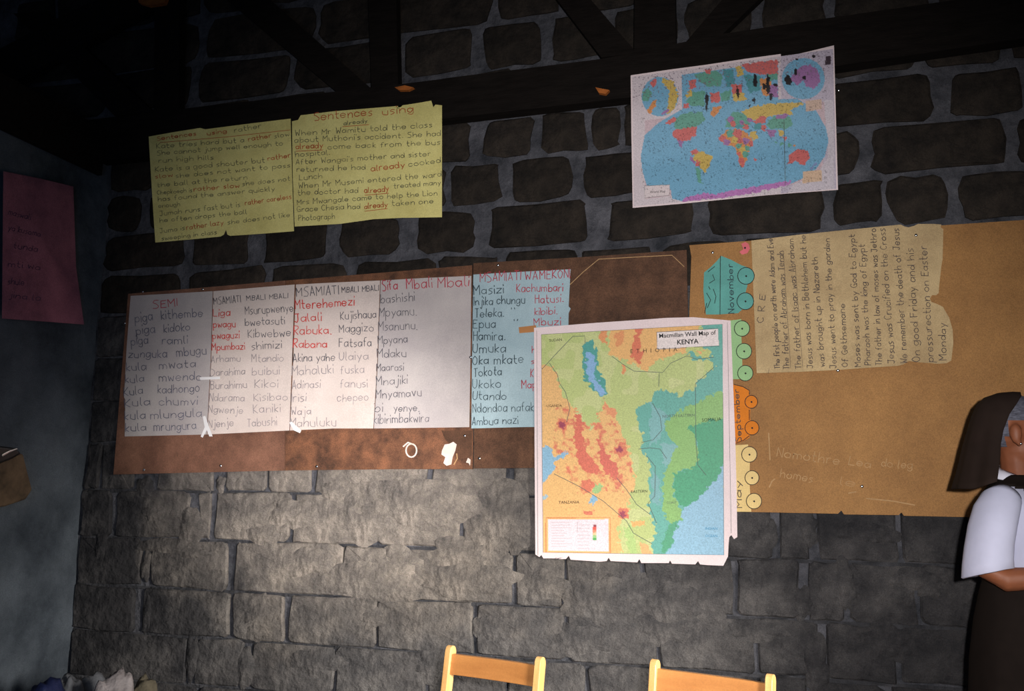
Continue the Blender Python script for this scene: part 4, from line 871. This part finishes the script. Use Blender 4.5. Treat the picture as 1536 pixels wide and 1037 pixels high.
# ------------------------------------------------------------------ heap in the corner
def blob(name, c, r_, m, label, cat, seed, crumple=0.25, squash=None):
    bm = bmesh.new(); bmesh.ops.create_icosphere(bm, subdivisions=4, radius=1)
    for v in bm.verts:
        n = v.co.normalized(); n = Vector([math.copysign(abs(q)**0.6, q) for q in n]); k = 1+crumple*0.6*noise.noise(n*1.6+Vector((seed, 0, 0)))+crumple*0.3*noise.noise(n*4+Vector((0, seed, 0)))
        q = Vector((n.x*r_[0], n.y*r_[1], n.z*r_[2]))*k
        q.z = max(q.z, -r_[2]*0.9)
        v.co = q+Vector(c)
    o = bm_obj(name, bm, m, smooth=True); tag(o, label, cat); return o
m_bbag = mat('navy_plastic', rgb(26, 34, 70), 0.5, scale=10, bump=0.3); m_gsack = mat('grey_sacking', rgb(84, 86, 92), 0.9, scale=12, bump=0.5)
m_psack = mat('pale_crumpled_plastic', rgb(122, 116, 118), 0.6, scale=10, bump=0.5); m_bsack = mat('brown_sacking', rgb(80, 74, 62), 0.9, scale=12, bump=0.5)
def heap(px, py, dep, hw, m, name, label, cat, seed, cr=0.25):
    t = at_depth(px, py, dep); h = max(0.12, t.z-0.02)
    return blob(name, (t.x, t.y, h*0.47), (hw, hw, h*0.52), m, label, cat, seed, cr)
heap(76, 1014, 3.50, 0.075, m_bbag, 'plastic_bag', 'dark blue bag at the left of the heap in the corner', 'bag', 1)
heap(107, 1006, 3.65, 0.05, m_gsack, 'sack', 'slim dark grey sack next to the blue bag in the corner', 'sack', 2)
heap(140, 1005, 3.80, 0.055, m_gsack, 'sack', 'grey sack behind the pale crumpled bag in the corner', 'sack', 3)
heap(174, 1014, 3.50, 0.07, m_psack, 'plastic_bag', 'pale crumpled bag in the middle of the corner heap', 'bag', 4, 0.45)
heap(218, 1012, 3.66, 0.055, m_bsack, 'sack', 'dull brown sack at the right of the corner heap', 'sack', 5)

# ------------------------------------------------------------------ wooden chairs
def chair(pl, pr, H, label):
    a = at_z(*pl, H); b = at_z(*pr, H)
    w = math.hypot(b.x-a.x, b.y-a.y); rz = math.atan2(b.y-a.y, b.x-a.x)
    tilt = R(9); zs = 0.42; top = H
    back = math.tan(tilt)*(top-zs)           # top of the back leans this far away from the seat (+y local)
    mid = (a+b)/2
    off = Matrix.Rotation(rz, 3, 'Z') @ Vector((0, back, 0))
    root = empty('wooden_chair', (mid.x-off.x, mid.y-off.y, 0), rz)
    tag(root, label, 'chair', 'wooden chairs in front of the wall')
    pw, pd = 0.022, 0.036
    def slant(z): return max(0, z-zs)*math.tan(tilt)
    for s in (-1, 1):
        prof = []
        for z in (0, zs, top-0.035): prof.append((slant(z)-pd/2, z))
        for k in range(0, 9):
            t = PI-PI*k/8; prof.append((slant(top-0.02)+pd/2*math.cos(t), top-0.022+0.022*math.sin(t)))
        for z in (top-0.035, zs, 0): prof.append((slant(z)+pd/2, z))
        bm = bmesh.new()
        l = [bm.verts.new((s*w/2-pw/2, y, z)) for y, z in prof]; r_ = [bm.verts.new((s*w/2+pw/2, y, z)) for y, z in prof]
        bm.faces.new(l); bm.faces.new(r_[::-1]); n = len(prof)
        for i in range(n): bm.faces.new((l[i], l[(i+1) % n], r_[(i+1) % n], r_[i]))
        local_obj('back_post', bm, m_wood, root, bevel=0.002)
    def rail(z0, z1, th, bow, name, m=m_woodw):
        bm = bmesh.new(); cols = []
        for i in range(13):
            x = -w/2+0.004+(w-0.008)*i/12; by = bow*(1-(2*i/12-1)**2)
            cols.append([bm.verts.new((x, slant(z)+dy+by, z)) for z, dy in ((z0, -th/2), (z1, -th/2), (z1, th/2), (z0, th/2))])
        for p, q in zip(cols, cols[1:]):
            for k in range(4): bm.faces.new((p[k], p[(k+1) % 4], q[(k+1) % 4], q[k]))
        bm.faces.new(cols[0]); bm.faces.new(cols[-1][::-1])
        local_obj(name, bm, m, root, bevel=0.002)
    rail(top-0.088, top-0.026, 0.018, 0.008, 'top_rail')
    rail(0.54, 0.585, 0.016, 0.008, 'lower_rail')
    dp = 0.36
    bm = bmesh.new(); box_bm(bm, (-w/2-0.02, -dp, zs-0.02), (w/2+0.02, -pd/2, zs)); local_obj('seat', bm, m_woodw, root, bevel=0.005)
    for s in (-1, 1):
        bm = bmesh.new(); box_bm(bm, (s*w/2-0.016, -dp+0.02, 0), (s*w/2+0.016, -dp+0.052, zs-0.02)); local_obj('front_leg', bm, m_wood, root, bevel=0.003)
        bm = bmesh.new(); box_bm(bm, (s*w/2-0.009, -dp+0.052, 0.16), (s*w/2+0.009, -pd/2, 0.19)); local_obj('stretcher', bm, m_wood, root, bevel=0.002)
        bm = bmesh.new(); box_bm(bm, (s*w/2-0.010, -dp+0.052, zs-0.075), (s*w/2+0.010, -pd/2, zs-0.02)); local_obj('side_apron', bm, m_wood, root, bevel=0.002)
    bm = bmesh.new(); box_bm(bm, (-w/2+0.016, -dp+0.026, zs-0.075), (w/2-0.016, -dp+0.044, zs-0.02)); local_obj('front_apron', bm, m_wood, root, bevel=0.002)
    bm = bmesh.new(); box_bm(bm, (-w/2+0.010, -dp+0.03, 0.22), (w/2-0.010, -dp+0.046, 0.25)); local_obj('stretcher', bm, m_wood, root, bevel=0.002)
    return root
chair((677, 968), (811, 985), 0.80, 'varnished wooden chair with scuffed top rail, left one, under the large map')
chair((983, 989), (1156, 1011), 0.80, 'varnished wooden chair with plain amber top rail, right one')

# ------------------------------------------------------------------ the nun at the right edge
m_skin = mat('brown_skin', rgb(132, 78, 52), 0.55, var=0.12, scale=12, spec=0.4)
m_hair = mat('grey_hair', rgb(104, 106, 120), 0.8, col2=rgb(56, 56, 66), scale=60, stretch=(1, 1, 4))
m_veil = mat('black_brown_veil_cloth', rgb(38, 28, 24), 0.85, var=0.1, scale=20, spec=0.15)
m_tunic = mat('black_tunic_cloth', rgb(30, 24, 22), 0.9, var=0.1, scale=20, spec=0.1)
m_blouse = mat('white_cotton', rgb(186, 188, 212), 0.85, var=0.05, scale=8, bump=0.15, bscale=9)
m_collar = mat('white_collar_cloth', rgb(222, 222, 238), 0.8, var=0.03, scale=8)
m_eye = mat('eye_white', rgb(220, 214, 206), 0.3, var=0.02); m_iris = mat('dark_iris', rgb(30, 18, 12), 0.2, var=0.02); m_lip = mat('lips', rgb(120, 58, 52), 0.5, var=0.1)
m_shoe = mat('black_shoe_leather', rgb(18, 16, 16), 0.4, var=0.1)
NP = at_depth(1533, 700, 2.88)
BR = A_YAW-R(47)          # torso direction
HR = R(2)                 # head direction, world
nun = empty('person', (NP.x, NP.y, 0), BR)
tag(nun, 'woman in black veil, white blouse and black tunic standing at the right edge', 'person')
def ellip(bm, c, r_, rot=None, seg=16):
    q = bmesh.ops.create_uvsphere(bm, u_segments=seg, v_segments=seg//2+2, radius=1)
    for v in q['verts']:
        p = Vector((v.co.x*r_[0], v.co.y*r_[1], v.co.z*r_[2]))
        if rot: p = rot @ p
        v.co = p+Vector(c)
def tube(bm, pts, seg=12, cap=True):
    "pts: (x,y,z,ra,rb) rings with ellipse radii"
    rings = []
    n = len(pts)
    for i, p in enumerate(pts):
        c = Vector(p[:3]); a = Vector(pts[max(i-1, 0)][:3]); b = Vector(pts[min(i+1, n-1)][:3])
        t = (b-a).normalized(); s = t.cross(Vector((0.3, 0.9, 0.1))).normalized(); u = s.cross(t)
        ra = p[3]; rb = p[4] if len(p) > 4 else ra
        rings.append([bm.verts.new(c+s*ra*math.cos(2*PI*k/seg)+u*rb*math.sin(2*PI*k/seg)) for k in range(seg)])
    for p, q in zip(rings, rings[1:]):
        for k in range(seg): bm.faces.new((p[k], p[(k+1) % seg], q[(k+1) % seg], q[k]))
    if cap: bm.faces.new(rings[0][::-1]); bm.faces.new(rings[-1])
def hloft(bm, rings, seg=40, a0=0.0, a1=2*PI, fold=None, close=True):
    "horizontal rings (z, cx, cy, rx, ry); open arc if not close"
    vs = []
    m = seg if close else seg+1
    for (z, cx, cy, rx, ry) in rings:
        row = []
        for k in range(m):
            a = a0+(a1-a0)*k/seg
            f = 1+(fold(a, z) if fold else 0)
            row.append(bm.verts.new((cx+rx*f*math.cos(a), cy+ry*f*math.sin(a), z)))
        vs.append(row)
    for p, q in zip(vs, vs[1:]):
        for k in range(m if close else m-1): bm.faces.new((p[k], p[(k+1) % m], q[(k+1) % m], q[k]))
    return vs
# one continuous body: overlapping volumes merged by a voxel remesh
bm = bmesh.new()
RH = Matrix.Rotation(HR-BR, 3, 'Z')
HC = Vector((-0.006, -0.022, 1.515))                   # head centre
def hp(x, y, z): return HC+RH @ Vector((x, y, z))
ellip(bm, hp(-0.008, 0, 0.02), (0.094, 0.074, 0.092), RH)             # cranium
ellip(bm, hp(0.02, 0, -0.045), (0.066, 0.058, 0.072), RH)             # jaw
ellip(bm, hp(0.066, 0, -0.098), (0.018, 0.020, 0.016), RH)            # chin
ellip(bm, hp(0.092, 0, -0.018), (0.020, 0.014, 0.024), RH)            # nose tip
ellip(bm, hp(0.084, 0, 0.005), (0.014, 0.010, 0.028), RH)             # bridge
ellip(bm, hp(0.080, 0, -0.060), (0.013, 0.024, 0.012), RH)            # lips
for s in (-1, 1):
    ellip(bm, hp(0.055, s*0.042, -0.025), (0.026, 0.022, 0.024), RH)  # cheek
    ellip(bm, hp(-0.020, s*0.080, -0.012), (0.018, 0.013, 0.033), RH @ Matrix.Rotation(s*0.25, 3, 'Z'))   # ear
    ellip(bm, hp(-0.013, s*0.080, -0.040), (0.010, 0.009, 0.012), RH)  # lobe
tube(bm, [(-0.02, 0, 1.30, .062), (-0.012, 0, 1.37, .052), (-0.010, -0.012, 1.42, .050), (-0.010, -0.020, 1.47, .05)])
tube(bm, [(0, 0, .84, .11, .15), (0, 0, .95, .11, .15), (0.0, 0, 1.08, .09, .125), (0.01, 0, 1.22, .108, .15), (0, 0, 1.30, .078, .15), (-0.01, 0, 1.345, .048, .08)])
arms = {-1: [(-0.01, -0.165, 1.31, .048), (-0.025, -0.195, 1.25, .047), (-0.04, -0.215, 1.16, .043), (-0.045, -0.222, 1.085, .037), (0.0, -0.21, 1.062, .037), (0.09, -0.165, 1.072, .033), (0.17, -0.10, 1.088, .025), (0.20, -0.07, 1.095, .023)],
        1: [(-0.01, 0.165, 1.31, .048), (-0.02, 0.195, 1.25, .047), (-0.03, 0.215, 1.16, .043), (-0.03, 0.222, 1.075, .037), (0.015, 0.21, 1.045, .037), (0.10, 0.155, 1.04, .033), (0.18, 0.08, 1.05, .025), (0.205, 0.05, 1.055, .023)]}
for s in (-1, 1):
    tube(bm, arms[s])
    w = Vector(arms[s][-1][:3]); d = (w-Vector(arms[s][-2][:3])).normalized(); side = Vector((0, 0, 1)); nrm = d.cross(side).normalized()
    ellip(bm, w+d*0.045, (0.045, 0.016, 0.036), Matrix((d, nrm, side)).transposed(), 14)
    for k in range(4):
        z = 0.027-k*0.018; L = (0.062, 0.070, 0.066, 0.052)[k]
        b0 = w+d*0.075+side*z; inw = Vector((-0.5, -s*0.6, 0)).normalized()
        p1 = b0+d*L*0.45; p2 = p1+(d*0.7+inw*0.7)*L*0.35; p3 = p2+(d*0.25+inw*0.9)*L*0.3
        tube(bm, [(*b0, .0088), (*p1, .0085), (*p2, .0078), (*p3, .0065)], 8)
    b0 = w+d*0.03+side*0.032; p1 = b0+(d*0.5+side*0.8)*0.028; p2 = p1+(d*0.9+side*0.2)*0.026
    tube(bm, [(*(b0-side*0.015), .011), (*b0, .0105), (*p1, .0098), (*p2, .008)], 8)
    tube(bm, [(0, s*.085, .86, .085), (0.0, s*.085, .70, .072), (0.01, s*.085, .50, .050), (-0.005, s*.085, .40, .052), (-0.01, s*.085, .25, .042), (-0.01, s*.085, .09, .032), (-0.01, s*.085, .04, .034)])
    ellip(bm, (0.04, s*.09, .04), (0.10, 0.038, 0.034))
body = local_obj('body', bm, m_skin, nun, smooth=True)
rm = body.modifiers.new('remesh', 'REMESH'); rm.mode = 'VOXEL'; rm.voxel_size = 0.006; rm.use_smooth_shade = True
sm = body.modifiers.new('smooth', 'SMOOTH'); sm.factor = 0.5; sm.iterations = 3
def hobj(name, fn, m, smooth=True, parent=nun, label=None):
    bm = bmesh.new(); fn(bm); o = local_obj(name, bm, m, parent, smooth)
    if label: o['label'] = label
    return o
for s in (-1, 1):
    hobj('eye', lambda bm: ellip(bm, hp(0.069, s*0.030, 0.012), (0.011, 0.013, 0.009), RH, 12), m_eye)
    hobj('iris', lambda bm: ellip(bm, hp(0.0780, s*0.031, 0.012), (0.0035, 0.0055, 0.0055), RH, 10), m_iris)
    hobj('eyebrow', lambda bm: tube(bm, [(*hp(0.086, s*0.012, 0.034), .003), (*hp(0.083, s*0.032, 0.040), .0035), (*hp(0.070, s*0.050, 0.034), .0025)], 6), m_hair)
    hobj('earring', lambda bm: ellip(bm, hp(-0.011, s*0.091, -0.044), (0.004, 0.004, 0.004), RH, 10), m_nail, label='small bright stud earring')
    hobj('shoe', lambda bm: ellip(bm, (0.045, s*.09, .042), (0.125, 0.048, 0.045)), m_shoe)
hobj('mouth', lambda bm: tube(bm, [(*hp(0.086, -0.020, -0.060), .003), (*hp(0.0925, 0, -0.060), .0055), (*hp(0.086, 0.020, -0.060), .003)], 8), m_lip)
# grey hair under the veil, down to the nape
def hairf(bm):
    bmesh.ops.create_uvsphere(bm, u_segments=40, v_segments=30, radius=1)
    kill = []
    for f in bm.faces:
        c = f.calc_center_median()
        x, y, z = c.x*0.100, c.y*0.080, c.z*0.100
        line = 0.058 if z > 0.035 else (0.040 if z > 0.012 else -0.034)
        if x > line or z < -0.075: kill.append(f)
    bmesh.ops.delete(bm, geom=kill, context='FACES')
    for v in bm.verts:
        k = 1+0.02*math.sin(v.co.z*40+v.co.x*9)
        v.co = hp(-0.008+v.co.x*0.100*k, v.co.y*0.0795*k, 0.02+v.co.z*0.0985*k)
hobj('hair', hairf, m_hair)
# veil: cap over the head falling straight down behind
def veilf(bm):
    rows = []
    N = 36
    prof = [(0.128, .004, .006, .00), (0.124, .045, .035, .00), (0.110, .080, .062, -.004), (0.085, .100, .080, -.008), (0.05, .110, .090, -.014), (0.0, .116, .098, -.024), (-0.05, .120, .108, -.036), (-0.09, .124, .122, -.042), (-0.13, .127, .134, -.050), (-0.165, .130, .146, -.058), (-0.185, .132, .153, -.062)]
    for i, (z, rx, ry, cx) in enumerate(prof):
        row = []
        t = i/(len(prof)-1)
        open_ = R(60)+R(47)*min(1, t*2.2)            # half opening at the front
        for k in range(N+1):
            a = open_+(2*PI-2*open_)*k/N
            f = 1+0.03*t*math.sin(a*9+1)+0.012*t*math.sin(a*17)
            zz = z+0.10*max(0, t-.5)*max(0, math.cos(a)+0.75)
            row.append(bm.verts.new(hp(cx+rx*f*math.cos(a), ry*f*math.sin(a), zz)))
        rows.append(row)
    for p, q in zip(rows, rows[1:]):
        for k in range(N): bm.faces.new((p[k], p[k+1], q[k+1], q[k]))
v_ = hobj('veil', veilf, m_veil)
sd = v_.modifiers.new('solid', 'SOLIDIFY'); sd.thickness = 0.003
# blouse torso and sleeves
def blousef(bm):
    hloft(bm, [(0.98, 0, 0, .125, .165), (1.06, 0, 0, .118, .155), (1.14, .008, 0, .128, .165), (1.22, .012, 0, .132, .178), (1.28, .004, 0, .115, .185), (1.32, -.004, 0, .092, .160), (1.350, -.008, 0, .068, .098), (1.375, -.010, 0, .060, .066)])
hobj('blouse', blousef, m_blouse)
def sleevef(s):
    def f(bm):
        seg = 28; rows = []
        pts = [(-0.005, .155, 1.305, .046, .045), (-0.012, .172, 1.295, .058, .054), (-0.020, .190, 1.270, .066, .060), (-0.030, .205, 1.22, .068, .062), (-0.040, .216, 1.16, .069, .063), (-0.046, .222, 1.11, .071, .065), (-0.048, .224, 1.078, .073, .067), (-0.048, .224, 1.075, .068, .062), (-0.045, .222, 1.10, .062, .056)]
        for i, (x, y, z, ra, rb) in enumerate(pts):
            c = Vector((x, s*y, z)); row = []
            ax = Vector((1, 0, 0)); bx = Vector((0, s, 0))*(1 if i > 2 else 0.75)+Vector((0, 0, 1))*(0.0 if i > 2 else (0.9, 0.7, 0.35)[i])
            for k in range(seg):
                a = 2*PI*k/seg; wv = 1+0.03*math.sin(a*5+i*0.4)*(i/6)
                p = c+ax*ra*wv*math.cos(a)+bx*rb*wv*math.sin(a)
                if 4 <= i: p.z += 0.020*math.cos(a)*(min(i, 6)-3)/3   # hem rises to the front of the elbow
                row.append(bm.verts.new(p))
            rows.append(row)
        for p, q in zip(rows, rows[1:]):
            for k in range(seg): bm.faces.new((p[k], p[(k+1) % seg], q[(k+1) % seg], q[k]))
        bm.faces.new(rows[0])
    return f
for s in (-1, 1): hobj('sleeve', sleevef(s), m_blouse)
# tunic: skirt, waist and a bib with wide straps crossing the shoulders
def skirtf(bm):
    fold = lambda a, z: 0.035*math.sin(a*9)*max(0, (1.0-z))
    hloft(bm, [(0.10, 0, 0, .235, .255), (0.13, 0, 0, .235, .255), (0.35, 0, 0, .215, .238), (0.6, 0, 0, .20, .222), (0.8, 0, 0, .185, .205), (0.92, 0, 0, .165, .195), (1.0, 0, 0, .145, .180), (1.035, 0, 0, .135, .170)], 60, fold=fold)
hobj('skirt', skirtf, m_tunic)
def bibf(bm):
    rings = [(1.02, 0, 0, .131, .168), (1.08, .003, 0, .127, .164), (1.14, .009, 0, .136, .173), (1.20, .012, 0, .140, .182), (1.25, .009, 0, .134, .188), (1.29, .003, 0, .118, .186), (1.325, -.004, 0, .098, .160), (1.352, -.008, 0, .077, .108), (1.372, -.010, 0, .070, .080)]
    seg = 160
    fine = []
    for p, q in zip(rings, rings[1:]): fine += [tuple(a+(b-a)*t/4 for a, b in zip(p, q)) for t in range(4)]
    hloft(bm, fine+[rings[-1]], seg)
    bm.faces.ensure_lookup_table(); kill = []
    for f in bm.faces:
        c = f.calc_center_median(); y = abs(c.y); z = c.z
        outer = 0.085 if z > 1.10 else 0.085+(1.10-z)*1.2
        if z > 1.20: outer = 0.135
        neck = c.x > 0 and z > 1.23 and y < (z-1.25)*0.42        # v-neck at the front
        if y > outer or neck: kill.append(f)
    bmesh.ops.delete(bm, geom=kill, context='FACES')
o = hobj('tunic_bib', bibf, m_tunic); sd = o.modifiers.new('solid', 'SOLIDIFY'); sd.thickness = 0.004; sd.offset = 1
def collarf(bm):
    for s in (-1, 1):
        rows = []
        for i in range(9):
            t = i/8; a = R(170-140*t)                 # from the nape round to the front
            inn = Vector((-0.012+0.058*math.cos(a), s*0.064*math.sin(a), 1.412-0.050*t-0.03*max(0, t-.6)))
            out = Vector((-0.010+(0.092+0.012*t)*math.cos(a), s*(0.104)*math.sin(a), 1.385-0.050*t-0.05*max(0, t-.5)))
            rows.append([bm.verts.new(inn), bm.verts.new((inn+out)/2+Vector((0, 0, 0.008))), bm.verts.new(out)])
        for p, q in zip(rows, rows[1:]):
            for k in range(2): bm.faces.new((p[k], p[k+1], q[k+1], q[k]))
o = hobj('collar', collarf, m_collar); sd = o.modifiers.new('solid', 'SOLIDIFY'); sd.thickness = 0.004
